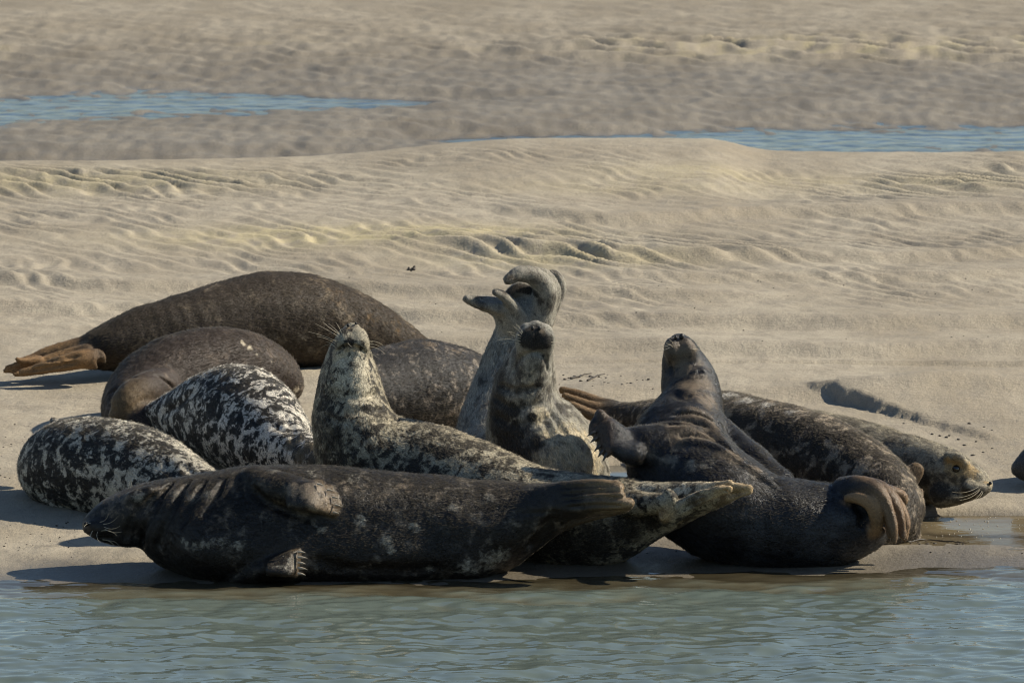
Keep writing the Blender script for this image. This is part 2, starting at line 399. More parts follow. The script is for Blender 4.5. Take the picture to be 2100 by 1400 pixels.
class Seal:
    hair, hairlen, hairw, lay, head = 36000, .0138, .85, 1.0, True
    def __init__(s, label, vox=.0075):
        s.ops = []; s.label = label; s.vox = vox; s.paints = []; s.extras = []; s.flip = []; s.V = None
    def sdf(s, q, margin=.06):
        q = np.asarray(q, np.float32); d = np.full(len(q), 9.0, np.float32)
        for kind, ch, k in s.ops:
            near = np.einsum('ij,ij->i', q - ch.c, q - ch.c) < (ch.R + margin + k) ** 2
            if kind == 'u' and d.min() > 8: near[:] = True
            if not near.any(): continue
            c = ch.dist(q[near]); a = d[near]
            d[near] = smin(a, c, k) if kind == 'u' else -smin(-a, c, k)
        return d
    def surf(s, px, py, off=0.0, guess=None):
        """point where the ray of a photograph pixel meets the seal; off: pixels towards the viewer"""
        if s.V is not None:
            e = np.hypot(s.pv[:, 0] - px, s.pv[:, 1] - py); m = e < max(6.0, e.min() + 3)
            k = np.flatnonzero(m); p = s.V[k[np.argmin(s.pv[k, 2] + .0006 * e[k])]]
            d = ray(px, py); p = CAM + d * ((p[1] - CAM[1]) / d[1]) if e.min() < 5 else p
            return p - d / np.linalg.norm(d) * off * mpp(p[1])
        d = ray(px, py); d = d / np.linalg.norm(d)
        lo = min(float((c.p[:, 1] - c.r).min()) for k, c, _ in s.ops if k == 'u'); t = (lo - .05 - CAM[1]) / d[1]
        best = (9, t)
        for i in range(90):
            v = float(s.sdf((CAM + d * t)[None], 5.0)[0])
            if v < best[0]: best = (v, t)
            if v < .0008: break
            t += max(.8 * v, .001)
            if t > best[1] + 1.0: break
        t = best[1]; p = CAM + d * t
        return p - d * off * mpp(p[1])
    def pt(s, q):
        """(px,py,Y,r) with Y a depth, or ('s',off) for on the surface -> point, radius in m"""
        px, py, Y, r = q
        p = s.surf(px, py, Y[1]) if isinstance(Y, tuple) else P(px, py, Y)
        return p, r * mpp(p[1])
    def limb(s, pts, k=6, sub=4, n=None, f=1.0, op='u', flip=0.0, sc=1.0, ft=(.25, .8)):
        a = np.array([np.append(*s.pt(q)) for q in pts]); b = catmull(a, sub)
        ch = Chain(b[:, :3], np.maximum(b[:, 3], .001) * sc, n, f); kk = k * mpp(float(b[0, 1]))
        s.ops.append((op, ch, kk))
        if flip: s.flip.append((ch, flip, ft))
        return ch
    def body(s, pts, n=(0, 0, 1), f=1.0): return s.limb(pts, 12, 4, n, f)
    def groove(s, pts, r=6, depth=4, k=6):
        q = catmull(np.array([s.surf(a, b, 0) for a, b in pts]), 4)
        v = (q - CAM) / np.linalg.norm(q - CAM, axis=1)[:, None]; m = mpp(q[0, 1])
        rr = np.full(len(q), r * m); rr[0] *= .4; rr[-1] *= .4
        s.ops.append(('s', Chain(q - v * (r - depth) * m, rr), k * m))
    def ridge(s, pts, r=8, h=4, k=8):
        q = catmull(np.array([s.surf(a, b, 0) for a, b in pts]), 4)
        v = (q - CAM) / np.linalg.norm(q - CAM, axis=1)[:, None]; m = mpp(q[0, 1])
        rr = np.full(len(q), r * m); rr[0] *= .4; rr[-1] *= .4
        s.ops.append(('u', Chain(q + v * (rr - h * m)[:, None], rr), k * m))
    def mouth(s, pts, r, depth, pr=None, val=1.4):  # mouth lines, eye slits, toe gaps: groove with its shade painted dark
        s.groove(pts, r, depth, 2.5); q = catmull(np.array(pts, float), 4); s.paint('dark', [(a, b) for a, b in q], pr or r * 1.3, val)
    def paint(s, name, pts, r=None, val=1.0):
        for q in pts: s.paints.append((name, q[0], q[1], q[2] if len(q) > 2 else r, val))
    def build(s, mat, base, vox=None):
        h = vox or s.vox; t0 = time.time()
        lo = np.min([(c.p - c.r[:, None]).min(0) for k, c, _ in s.ops if k == 'u'], 0) - 4 * h
        hi = np.max([(c.p + c.r[:, None]).max(0) for k, c, _ in s.ops if k == 'u'], 0) + 4 * h
        B = 5; nb = np.ceil((hi - lo) / (B * h)).astype(int) + 1
        g = np.stack(np.meshgrid(*[np.arange(n) for n in nb], indexing='ij'), -1).reshape(-1, 3)
        dc = s.sdf(lo + (g + .5) * B * h, .12)
        act = np.abs(dc) < B * h * 1.55 + .004
        D = np.repeat(np.repeat(np.repeat(dc.reshape(nb), B, 0), B, 1), B, 2).astype(np.float32)
        o = np.stack(np.meshgrid(*[np.arange(B)] * 3, indexing='ij'), -1).reshape(1, -1, 3)
        idx = (g[act][:, None, :] * B + o).reshape(-1, 3)
        D[idx[:, 0], idx[:, 1], idx[:, 2]] = s.sdf(lo + idx * h, .04)
        V, F = surface_nets(D); V = lo + V * h
        fn_ = np.cross(V[F[:, 2]] - V[F[:, 0]], V[F[:, 3]] - V[F[:, 1]]); vn = np.stack([np.bincount(F.ravel(), np.repeat(fn_[:, k], 4), len(V)) for k in range(3)], 1)
        vn /= np.linalg.norm(vn, axis=1)[:, None] + 1e-12
        V = V + vn * (.0055 * perlin(V[:, 0] / .16 + V[:, 2] / .4, V[:, 1] / .16 + V[:, 2] / .13, 5) + .0022 * perlin(V[:, 0] / .06 + V[:, 2] / .2, V[:, 1] / .06 - V[:, 2] / .05, 6))[:, None]
        q = V - CAM; dp = q @ FW; s.pv = np.stack([1050 + FPX * (q @ RT) / dp, 700 - FPX * (q @ UP) / dp, dp], 1); s.V, s.F = V, F
        at = {'flip': np.zeros(len(V), np.float32)}; s.fl = np.ones(len(V), np.float32)
        for ch, val, ft in s.flip:
            d, t = ch.dist(V.astype(np.float32), True); s.fl = np.minimum(s.fl, np.clip(.4 + d / .08, .4, 1)); np.maximum(at['flip'], val * sstep(ft[0], ft[1], t) * (1 - sstep(-.004, .025, d)), out=at['flip'])
        for nm in ('pale', 'dark', 'brown'): at[nm] = np.zeros(len(V), np.float32)
        for nm, px, py, r, val in s.paints:
            p = s.surf(px, py); rr = r * mpp(p[1]); d = np.linalg.norm(V - p, axis=1)
            np.maximum(at[nm], val * (1 - sstep(.1 * rr, 1.5 * rr, d)), out=at[nm])
        root = bpy.data.objects.new('grey_seal', None); link(root); root.location = base; root.empty_display_size = .2
        root['label'] = s.label; root['category'] = 'seal'; root['group'] = 'grey seals hauled out at the edge of the sandbank'
        s.root = root; s.base = np.array(base)
        s.bodyobj = mesh_np('body', V - s.base, F, mat, root, True, at)
        s.at = at; s.fur(mat)
        for nm, fn, m in s.extras:
            for v, f in fn(s): mesh_np(nm, v - s.base, f, m, root, True)
        print('seal', s.label[:30], len(V), round(time.time() - t0, 1))
        return root
    def fur(s, mat, density=None):
        V, F = s.V, s.F; density = density or s.hair
        a, b, c, d = (V[F[:, i]] for i in range(4)); nn = np.cross(c - a, d - b); A = np.linalg.norm(nn, axis=1); nn = nn / (A[:, None] + 1e-12); A = A / 2
        n = int(A.sum() * density); f = rng.choice(len(F), n, p=A / A.sum()); u, v = rng.random((2, n, 1))
        root = (a[f] * (1 - u) + b[f] * u) * (1 - v) + (d[f] * (1 - u) + c[f] * u) * v; nr = nn[f]
        sp_ = s.ops[0][1].p; tn = np.gradient(sp_, axis=0); tn /= np.linalg.norm(tn, axis=1)[:, None] + 1e-9
        k = np.zeros(len(V), int); bd = np.full(len(V), 9e9)
        for i in range(0, len(sp_), 2):
            e = ((V - sp_[i]) ** 2).sum(1); m = e < bd; bd[m] = e[m]; k[m] = i
        k = k[F[f, 0]]
        di = tn[k] * s.lay; di = di - (di * nr).sum(1)[:, None] * nr; di /= np.linalg.norm(di, axis=1)[:, None] + 1e-6
        L = s.hairlen * (.6 + .8 * rng.random((n, 1)))
        if s.head: L *= np.clip(np.linalg.norm(root - sp_[0], axis=1) / .45, .35, 1)[:, None]
        fl = s.fl[F[f, 0]]
        L *= fl[:, None]
        j = rng.normal(0, .22, (n, 3))
        p0 = root - nr * .001; p1 = root + (di * .8 + nr * .30 + j * .5) * L * .5; p2 = root + (di * 1.0 + nr * .20 + j) * L
        pts = np.stack([p0, p1, p2], 1).reshape(-1, 3) - s.base
        cu = bpy.data.hair_curves.new('fur'); cu.add_curves([3] * n)
        cu.points.foreach_set('position', pts.astype(np.float32).ravel())
        r = np.tile(np.array([.0008, .0007, .00015], np.float32) * s.hairw, n); cu.points.foreach_set('radius', r)
        vi = F[f, 0]
        for nm, arr in s.at.items():
            at = cu.attributes.new(nm, 'FLOAT', 'CURVE'); at.data.foreach_set('value', arr[vi].astype(np.float32))
        at = cu.attributes.new('sn', 'FLOAT_VECTOR', 'CURVE'); at.data.foreach_set('vector', (nr + .25 * di + rng.normal(0, .16, (n, 3))).astype(np.float32).ravel())
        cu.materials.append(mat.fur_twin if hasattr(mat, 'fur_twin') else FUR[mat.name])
        o = link(bpy.data.objects.new('fur', cu), s.root); o['kind'] = 'stuff'
    def whiskers(s, lines, mat, r=.0009):
        """lines: (px0,py0,px1,py1,bend px, dY)"""
        VV, FF, n = [], [], 0
        for x0, y0, x1, y1, bend, dY in lines:
            a = s.surf(x0, y0); b = P(x1, y1, a[1] + dY)
            t = np.linspace(0, 1, 7)[:, None]; q = a + (b - a) * t
            dx, dy = x1 - x0, y1 - y0; l = math.hypot(dx, dy) + 1e-6
            off = (RT * (-dy / l) - UP * (dx / l)) * bend * mpp(a[1])
            q = q + 4 * t * (1 - t) * off
            v, f = tube(q, r * np.linspace(1, .35, 7), 5); VV.append(v); FF.append(f + n); n += len(v)
        o = mesh_np('whiskers', np.concatenate(VV) - s.base, np.concatenate(FF), mat, s.root, True); o['kind'] = 'stuff'
    def claw(s, x0, y0, x1, y1, mat, r=5, dY=-.01):
        a = s.surf(x0, y0); b = P(x1, y1, a[1] + dY); m = mpp(a[1])
        t = np.linspace(0, 1, 5)[:, None]; q = a + (b - a) * t - UP * (t * (1 - t)) * -3 * m
        v, f = tube(q, r * m * np.array([1, .95, .8, .5, .08]), 8)
        mesh_np('claw', v - s.base, f, mat, s.root, True)
    def ball(s, name, px, py, r, mat, sink=.5, squash=1.0):
        p = s.surf(px, py); m = mpp(p[1]) * r; v = (p - CAM) / np.linalg.norm(p - CAM)
        c = p + v * m * sink; th = np.linspace(0, math.pi, 13); ph = np.linspace(0, 2 * math.pi, 21)[:-1]
        V = np.array([[math.sin(a) * math.cos(b), math.sin(a) * math.sin(b), math.cos(a) * squash] for a in th for b in ph]) * m + c
        F = [(i * 20 + j, (i + 1) * 20 + j, (i + 1) * 20 + (j + 1) % 20, i * 20 + (j + 1) % 20) for i in range(12) for j in range(20)]
        mesh_np(name, V - s.base, F, mat, s.root, True)
def surface_nets(D):
    I = D < 0
    c = np.zeros(tuple(n - 1 for n in D.shape), np.int8)
    offs = [(a, b, e) for a in (0, 1) for b in (0, 1) for e in (0, 1)]
    sl = lambda o: tuple(slice(o[i], D.shape[i] - 1 + o[i]) for i in range(3))
    for o in offs: c += I[sl(o)]
    act = (c > 0) & (c < 8); ids = np.argwhere(act); n = len(ids)
    idx = np.full(c.shape, -1, np.int32); idx[act] = np.arange(n)
    val = {o: D[ids[:, 0] + o[0], ids[:, 1] + o[1], ids[:, 2] + o[2]] for o in offs}
    pos = np.zeros((n, 3)); cnt = np.zeros(n)
    for o in offs:
        for ax in range(3):
            if o[ax]: continue
            o2 = list(o); o2[ax] = 1; a, b = val[o], val[tuple(o2)]
            m = (a < 0) != (b < 0); t = np.where(m, a / np.where(m, a - b, 1), 0)
            q = np.array(o, float)[None] + np.zeros((n, 3)); q[:, ax] += t
            pos += q * m[:, None]; cnt += m
    V = ids + pos / cnt[:, None]; F = []
    for ax in range(3):
        s0 = [slice(0, None)] * 3; s1 = [slice(0, None)] * 3; s0[ax] = slice(0, -1); s1[ax] = slice(1, None)
        A, B_ = I[tuple(s0)], I[tuple(s1)]; e = np.argwhere(A != B_)
        b, d = (ax + 1) % 3, (ax + 2) % 3
        ok = (e[:, b] > 0) & (e[:, d] > 0) & (e[:, b] < D.shape[b] - 1) & (e[:, d] < D.shape[d] - 1); e = e[ok]
        inside = A[e[:, 0], e[:, 1], e[:, 2]]
        def cell(db, dd):
            q = e.copy(); q[:, b] += db; q[:, d] += dd; return idx[q[:, 0], q[:, 1], q[:, 2]]
        q = np.stack([cell(-1, -1), cell(0, -1), cell(0, 0), cell(-1, 0)], -1)
        q[~inside] = q[~inside][:, ::-1]; F.append(q)
    F = np.concatenate(F); F = F[(F >= 0).all(1)]
    # light smoothing
    for it, lam in enumerate((.5, .5)):
        acc = np.zeros_like(V); deg = np.zeros(len(V))
        for i in range(4):
            j = (i + 1) % 4
            for k in range(3):
                acc[:, k] += np.bincount(F[:, i], V[F[:, j], k], len(V)) + np.bincount(F[:, j], V[F[:, i], k], len(V))
            deg += np.bincount(F[:, i], minlength=len(V)) + np.bincount(F[:, j], minlength=len(V))
        V = V + lam * (acc / np.maximum(deg, 1)[:, None] - V)
    return V, F

# ---- coats
FUR = {}
def coat(name, *a, **k):
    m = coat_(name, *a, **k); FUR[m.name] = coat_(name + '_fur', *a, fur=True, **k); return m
def coat_(name, dark, light, scale=9, lo=.48, hi=.62, pale=(.34, .32, .27), flip=(.16, .095, .045), amount=1.0, rough=.5, sheen=.25, speck=.35, blotch2=0.0, stretch=(1, 1, 1), spec=.4, fur=False, tip=.3, fcol=None):
    m, nt, b = nodes(name)
    co = N(nt, 'TexCoord').outputs['Object']
    cs = scaled(nt, co, stretch)
    n1 = noise(nt, cs, scale, 6, .62, .5); n2 = noise(nt, cs, scale * 3.1, 5, .65, .3); nf = noise(nt, co, 210, 3, .7); nl = noise(nt, co, 2.2, 2)
    msk = mth(nt, 'ADD', n1, mth(nt, 'MULTIPLY', mth(nt, 'SUBTRACT', n2, .5), .45))
    msk = mth(nt, 'ADD', msk, mth(nt, 'MULTIPLY', mth(nt, 'SUBTRACT', nl, .5), .25))
    M = mth(nt, 'MULTIPLY', mapr(nt, msk, lo, hi), amount)
    col = mixc(nt, M, dark, light)
    if blotch2: col = mixc(nt, mth(nt, 'MULTIPLY', mapr(nt, n2, .55, .72), blotch2), col, light)
    n4 = noise(nt, co, 19, 5, .7, .6)
    def pm(a):
        at = attr(nt, a)
        v = mth(nt, 'ADD', at, mth(nt, 'ADD', mth(nt, 'MULTIPLY', mth(nt, 'SUBTRACT', n2, .5), 1.3), mth(nt, 'MULTIPLY', mth(nt, 'SUBTRACT', n4, .5), 1.1)))
        return mth(nt, 'MULTIPLY', mapr(nt, v, .25, .75), mapr(nt, at, .0, .3))
    col = mixc(nt, pm('pale'), col, pale)
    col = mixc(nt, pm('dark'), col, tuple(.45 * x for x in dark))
    col = mixc(nt, pm('brown'), col, flip)
    col = mixc(nt, mth(nt, 'MULTIPLY', attr(nt, 'flip'), mapr(nt, n2, .2, .5, .55, 1)), col, fcol or flip)
    col = mixc(nt, 1.0, col, N2rgb(nt, mapr(nt, nf, .28, .72, 1 - speck, 1 + speck)), 'MULTIPLY')
    if fur:
        hr = N(nt, 'HairInfo').outputs['Random']
        ic = N(nt, 'HairInfo').outputs['Intercept']
        col = mixc(nt, mapr(nt, ic, .45, 1.0, 0, tip), col, (.46, .41, .33))  # pale hair tips, also standing in for a backlit rim
        sn = N(nt, 'Attribute'); sn.attribute_name = 'sn'
        nz = N(nt, 'VectorMath', operation='NORMALIZE'); nt.links.new(sn.outputs['Vector'], nz.inputs[0]); nt.links.new(nz.outputs[0], b.inputs['Normal'])
        col = mixc(nt, 1.0, col, N2rgb(nt, mapr(nt, hr, 0, 1, .3, 2.5, False)), 'MULTIPLY')
    nt.links.new(col, b.inputs['Base Color'])
    nt.links.new(mapr(nt, n2, .3, .7, rough - .06, rough + .12), b.inputs['Roughness'])
    b.inputs['Specular IOR Level'].default_value = spec * (.28 if fur else .6)
    b.inputs['Sheen Weight'].default_value = sheen * .4; b.inputs['Sheen Roughness'].default_value = .35
    b.inputs['Sheen Tint'].default_value = (1, .93, .8, 1)
    if fur:
        tl = N(nt, 'BsdfTranslucent'); nt.links.new(mixc(nt, .5, col, (.5, .45, .36)), tl.inputs[0])
        mx = N(nt, 'MixShader'); mx.inputs[0].default_value = .28
        nt.links.new(b.outputs[0], mx.inputs[1]); nt.links.new(tl.outputs[0], mx.inputs[2]); nt.links.new(mx.outputs[0], nt.nodes['Material Output'].inputs[0])
        return m
    h = mth(nt, 'ADD', nf, mth(nt, 'MULTIPLY', noise(nt, co, 45, 4, .6), 1.2))
    nt.links.new(bump(nt, h, .5, .006), b.inputs['Normal'])
    return m
def plain(name, col, rough=.4, spec=.5):
    m, nt, b = nodes(name); b.inputs['Base Color'].default_value = (*col, 1); b.inputs['Roughness'].default_value = rough; b.inputs['Specular IOR Level'].default_value = spec
    n = noise(nt, N(nt, 'TexCoord').outputs['Object'], 60, 3); nt.links.new(mixc(nt, mapr(nt, n, .3, .7), tuple(.75 * c for c in col), col), b.inputs['Base Color'])
    return m
M_WHISK = plain('whisker', (.66, .58, .42), .35); M_CLAW = plain('claw', (.42, .36, .28), .3); M_CLAWD = plain('dark_claw', (.05, .045, .04), .3)
M_EYE = plain('eye', (.006, .005, .004), .04, .8); M_NOSE = plain('nostril', (.008, .007, .006), .5)
def ground_base(px, Y): x = P(px, 700, Y)[0]; return (x, Y, zat(x, Y))

# ---- 1: nearest seal, on its side along the water's edge, belly to the viewer
s = Seal('dark seal lying on its side along the water, nose pointing left', .0065); s.hairlen = .0125
s.body([(184, 1076, .24, 15), (205, 1070, .24, 31), (240, 1064, .24, 49), (290, 1057, .24, 63), (340, 1061, .24, 80), (400, 1078, .23, 103), (500, 1073, .22, 115), (600, 1071, .22, 118),
        (700, 1073, .22, 116), (800, 1079, .22, 111), (900, 1083, .22, 107), (980, 1086, .21, 101), (1040, 1070, .19, 82), (1090, 1053, .16, 62), (1140, 1035, .13, 42), (1170, 1026, .11, 32)])
s.limb([(182, 1082, .19, 12), (215, 1096, .18, 18), (260, 1102, .19, 20)], 14)                       # lower jaw
s.limb([(196, 1080, .17, 17), (212, 1082, .16, 20), (228, 1082, .17, 14)], 9)                         # whisker pad
s.limb([(270, 1020, .155, 10), (305, 1008, .155, 10)], 20)                                             # brow
s.limb([(430, 1120, .10, 70), (600, 1135, .08, 62), (800, 1140, .09, 56), (950, 1140, .12, 46)], 40)       # belly sag
# hind flippers: two, each a fan of toes pressed together
for pts in ([(1090, 1018, .12, 22), (1170, 1001, .05, 15), (1230, 993, .02, 11), (1262, 993, .01, 8)],
            [(1090, 1025, .11, 22), (1180, 1012, .03, 14), (1240, 1003, .0, 9), (1270, 1001, -.01, 8)],
            [(1090, 1035, .10, 22), (1190, 1024, .01, 14), (1245, 1018, -.02, 9), (1275, 1015, -.02, 7)],
            [(1090, 1045, .10, 24), (1190, 1036, .01, 16), (1260, 1032, -.02, 11), (1292, 1030, -.02, 9)],
            [(1110, 1046, .09, 28), (1190, 1046, .04, 15), (1262, 1042, .01, 9), (1290, 1038, .0, 7)]):
    s.limb(pts, 7, 4, flip=.6)
s.limb([(1265, 990, .01, 7), (1274, 998, .0, 7), (1268, 1010, 0., 6)], 4, 3, flip=.9)
s.limb([(1010, 1140, .22, 36), (1080, 1112, .19, 20), (1160, 1076, .14, 10), (1240, 1055, .10, 7), (1285, 1046, .06, 5)], 10, 4, flip=.3)
s.limb([(1060, 1100, .14, 20), (1105, 1070, .10, 14), (1150, 1050, .05, 9)], 10, 4, op='u')
s.groove([(1085, 1128), (1110, 1095), (1140, 1062)], 14, 10, 8)
s.groove([(1060, 1050), (1110, 1052), (1150, 1050)], 5, 4, 6)
for g in ([(1150, 1000), (1210, 996), (1262, 996)], [(1150, 1014), (1210, 1008), (1268, 1004)], [(1150, 1026), (1220, 1020), (1278, 1020)], [(1160, 1040), (1220, 1036), (1284, 1036)]): s.groove(g, 4, 5, 2.5)
# fore flipper lying on the flank, and the one below
s.limb([(522, 985, ('s', -22), 30), (560, 1000, ('s', -4), 34), (610, 1012, ('s', 3), 34), (642, 1021, ('s', 4), 30)], 9, 4)
for i, (x, y) in enumerate(((652, 992), (672, 1004), (683, 1019), (688, 1035), (684, 1050))):
    s.limb([(600, 1000 + i * 8, ('s', -9), 15), (640, 999 + i * 10, ('s', -3), 13), (x, y, ('s', 2), 9)], 6, 3, flip=.25)
s.limb([(480, 1185, ('s', -14), 22), (540, 1165, ('s', -5), 22), (590, 1152, ('s', -1), 20)], 9, 4)
for i in range(5):
    s.limb([(555, 1155 + i * 4, ('s', -6), 12), (594, 1137 + i * 9, ('s', 0), 9), (612, 1131 + i * 11, ('s', 2), 6.5)], 5, 3, flip=.2)
# skin folds of the neck
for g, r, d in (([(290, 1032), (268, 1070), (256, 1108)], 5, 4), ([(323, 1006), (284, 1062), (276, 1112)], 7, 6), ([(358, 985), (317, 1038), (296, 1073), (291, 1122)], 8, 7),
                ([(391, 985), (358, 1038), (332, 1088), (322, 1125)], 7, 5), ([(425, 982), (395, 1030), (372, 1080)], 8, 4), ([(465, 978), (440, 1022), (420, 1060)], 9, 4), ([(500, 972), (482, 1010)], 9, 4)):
    s.groove(g, r + 1, d + 2, 7); s.paint('dark', g, 9, .6)  # fold shade painted dark along each groove
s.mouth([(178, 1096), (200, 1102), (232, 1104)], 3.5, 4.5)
s.groove([(520, 1000), (545, 1030), (600, 1052), (650, 1066)], 8, 5, 8)
s.groove([(640, 1150), (700, 1168), (800, 1172), (900, 1168)], 12, 3, 14)
s.mouth([(282, 1010), (291, 1006), (300, 1007)], 2.2, 2.6, 3.5, 1.0)
s.paint('pale', [(283, 1018, 20), (360, 1010, 18), (400, 1020, 20), (425, 1010, 15), (560, 960, 18), (640, 965, 22), (720, 980, 20)], val=.55)  # pale flecks, with the brow highlight painted into the coat
s.paint('pale', [(x, 1112 + (i % 3) * 3, 20) for i, x in enumerate(range(380, 500, 18))], val=.42)
s.paint('pale', [(1000, 1150, 40), (1030, 1140, 30), (960, 1165, 30)], val=.5)
s.paint('pale', [(790, 1110, 18), (800, 1125, 16), (880, 1165, 10), (660, 1085, 14), (740, 1065, 18), (850, 1080, 18), (930, 1040, 18), (1000, 1020, 20)], val=.55)
s.paint('brown', [(630, 1005, 26), (650, 1030, 26), (600, 1000, 24), (655, 1000, 16), (672, 1020, 16), (675, 1042, 16), (1270, 995, 20), (1285, 1032, 18)], val=.9)
s.paint('brown', [(x, y + (i % 3) * 9, 42) for i, (x, y) in enumerate(((235, 1045), (270, 1020), (310, 1010), (350, 1000), (400, 1000), (440, 1010), (480, 990), (540, 975), (600, 990), (650, 980), (710, 985), (770, 990), (830, 1000), (890, 1010), (950, 1015), (1010, 1020), (560, 1030), (450, 1040)))], val=.42)  # sunlit upper half of the body painted into the coat as brown
s.paint('pale', [(540, 1162, 22), (575, 1148, 26), (600, 1150, 24), (600, 1135, 18), (595, 1165, 20)], val=.32)  # light on the lower fore flipper painted in as pale coat
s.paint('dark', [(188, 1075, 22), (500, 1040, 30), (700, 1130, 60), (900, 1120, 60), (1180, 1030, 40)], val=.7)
s.build(coat('coat_dark_mottled', (.011, .0095, .0085), (.15, .13, .105), 13, .53, .74, (.34, .315, .26), (.15, .118, .085), .85, .36, .15, .4, spec=.6, tip=.12, fcol=(.28, .19, .10)), ground_base(600, .25))
for i, (x, y) in enumerate(((652, 992), (672, 1004), (683, 1019), (688, 1035), (684, 1050))):
    s.claw(x - 1, y, x + 12, y + 3, M_CLAW, 2.2)
for i in range(5):
    s.claw(611, 1131 + i * 11, 627 + (i % 2) * 4, 1133 + i * 11.5, M_CLAW, 2.8)
s.whiskers([(205, 1070, 222, 1052, 5, -.05), (212, 1074, 240, 1060, 4, -.06), (214, 1080, 246, 1078, 5, -.06), (208, 1088, 240, 1098, -5, -.06), (200, 1090, 206, 1112, 4, -.05), (190, 1088, 188, 1108, 3, -.04),
            (215, 1084, 250, 1090, 4, -.06), (186, 1072, 172, 1080, 2, -.04), (262, 1003, 266, 988, 1, -.01), (268, 1000, 268, 984, 1, 0), (222, 1108, 245, 1120, -4, -.03), (210, 1106, 236, 1122, -5, -.03)], M_WHISK)
s.ball('nostril', 176, 1074, 5, M_NOSE, .3)

# ---- 2: long mottled seal behind it, head up at the left end, hind flippers at the right
s = Seal('speckled tan-grey seal behind the nearest one, throat up and whiskers spread', .0068)
s.body([(723, 680, 1.00, 19), (722, 698, 1.0, 31), (719, 722, 1.02, 41), (716, 752, 1.03, 52), (716, 790, 1.03, 65), (719, 835, 1.02, 75), (728, 885, 1.0, 86), (755, 935, .98, 102), (810, 968, .93, 111),
        (880, 985, .83, 114), (960, 1014, .70, 112), (1040, 1044, .58, 108), (1130, 1066, .50, 102), (1220, 1070, .45, 95), (1290, 1055, .41, 72), (1350, 1040, .36, 50), (1400, 1030, .30, 34)])
s.limb([(709, 690, .95, 17), (708, 702, .94, 19), (711, 714, .96, 15)], 12)          # whisker pads
s.limb([(736, 690, .95, 17), (738, 702, .94, 19), (737, 714, .96, 15)], 12)
s.limb([(722, 716, .945, 20), (720, 745, .945, 32), (719, 785, .95, 46)], 26)          # chin and throat
s.limb([(730, 880, .92, 70), (760, 930, .88, 80)], 30)
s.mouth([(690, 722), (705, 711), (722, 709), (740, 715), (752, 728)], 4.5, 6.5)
s.groove([(684, 745), (694, 735), (706, 731)], 5, 4, 5)
s.groove([(790, 835), (770, 842), (740, 838), (705, 852)], 7, 3, 8)
s.groove([(775, 808), (745, 815), (715, 812)], 6, 2, 8); s.groove([(830, 852), (800, 862), (765, 862)], 7, 3, 8); s.groove([(665, 850), (690, 862), (720, 866)], 7, 2.5, 8)
# hind flippers
for pts in ([(1330, 1020, .36, 34), (1420, 1008, .24, 20), (1475, 996, .16, 11), (1496, 990, .12, 8)],
            [(1360, 1025, .30, 30), (1440, 1012, .20, 17), (1500, 999, .13, 10), (1518, 996, .12, 8)],
            [(1360, 1035, .28, 30), (1450, 1020, .19, 17), (1510, 1004, .13, 11), (1536, 1000, .11, 9)],
            [(1350, 1050, .30, 26), (1440, 1034, .20, 16), (1510, 1014, .13, 10), (1536, 1008, .11, 8)]):
    s.limb(pts, 5, 4, flip=.7)
s.limb([(1370, 1060, .22, 20), (1420, 1030, .13, 16), (1465, 1008, .07, 12), (1495, 1002, .05, 9)], 5, 4, flip=.8)
s.limb([(1270, 1110, .42, 40), (1350, 1085, .36, 18), (1430, 1050, .24, 10), (1500, 1022, .16, 7)], 10, 4, flip=.2)
s.limb([(1300, 1035, .28, 28), (1340, 1032, .22, 22), (1362, 1030, .19, 18)], 10, 4)
s.limb([(1368, 1008, .18, 9), (1378, 1022, .17, 11), (1374, 1042, .17, 11), (1360, 1058, .18, 9)], 6, 4, flip=.7)
s.groove([(1390, 1050), (1420, 1022), (1465, 1000)], 5, 4, 5)
for g in ([(1420, 1006), (1462, 998), (1494, 993)], [(1430, 1016), (1480, 1006), (1524, 1000)], [(1440, 1032), (1495, 1016), (1534, 1006)], [(1400, 1046), (1450, 1020), (1492, 1008)]): s.mouth(g, 3.5, 4.5, 5, .6)  # gaps between toes, shade painted dark inside them
s.paint('pale', [(720, 775, 45), (745, 800, 40), (700, 740, 25), (735, 730, 25), (750, 760, 35)], val=.75)  # pale throat, with the sunlit right side of the neck painted in
s.paint('pale', [(x, y, 30) for x, y in ((1000, 925), (1080, 955), (1160, 970), (1240, 978), (1320, 990), (1400, 995), (1450, 990))], val=.6)
s.paint('brown', [(714, 668, 10), (712, 712, 12), (730, 714, 12), (1500, 1005, 25), (1535, 1005, 20)], val=.7)
s.paint('dark', [(680, 900, 40), (665, 860, 30), (1000, 1040, 30), (1350, 1075, 35), (1420, 1030, 20), (1200, 1150, 40)], val=.6)  # dark patches; those on the neck's left side paint in its shade
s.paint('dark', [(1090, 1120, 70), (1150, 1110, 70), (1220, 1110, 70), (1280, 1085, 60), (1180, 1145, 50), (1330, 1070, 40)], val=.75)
s.build(coat('coat_speckled_tan', (.026, .023, .019), (.36, .32, .235), 19, .43, .58, (.50, .45, .34), (.40, .29, .16), .9, .55, .3, .45), ground_base(900, .85))
s.whiskers([(690, 700, 632, 680, 2, -.02), (694, 690, 645, 663, 1, -.02), (697, 686, 662, 660, -1, -.02), (696, 684, 672, 662, 1, .02), (688, 705, 650, 690, 3, .0), (690, 714, 660, 712, 7, .02), (688, 712, 668, 700, 2, .04),
            (752, 706, 788, 718, -5, -.02), (752, 702, 785, 708, -5, .02), (752, 698, 764, 702, -1, .0), (760, 722, 778, 734, 1, -.04), (713, 702, 724, 713, 1, -.02), (700, 682, 688, 660, 1, .0), (750, 710, 790, 726, -5, .02)], M_WHISK)
s.ball('nostril', 714, 667, 3.4, M_NOSE, .4); s.ball('nostril', 730, 663, 2.6, M_NOSE, .6)

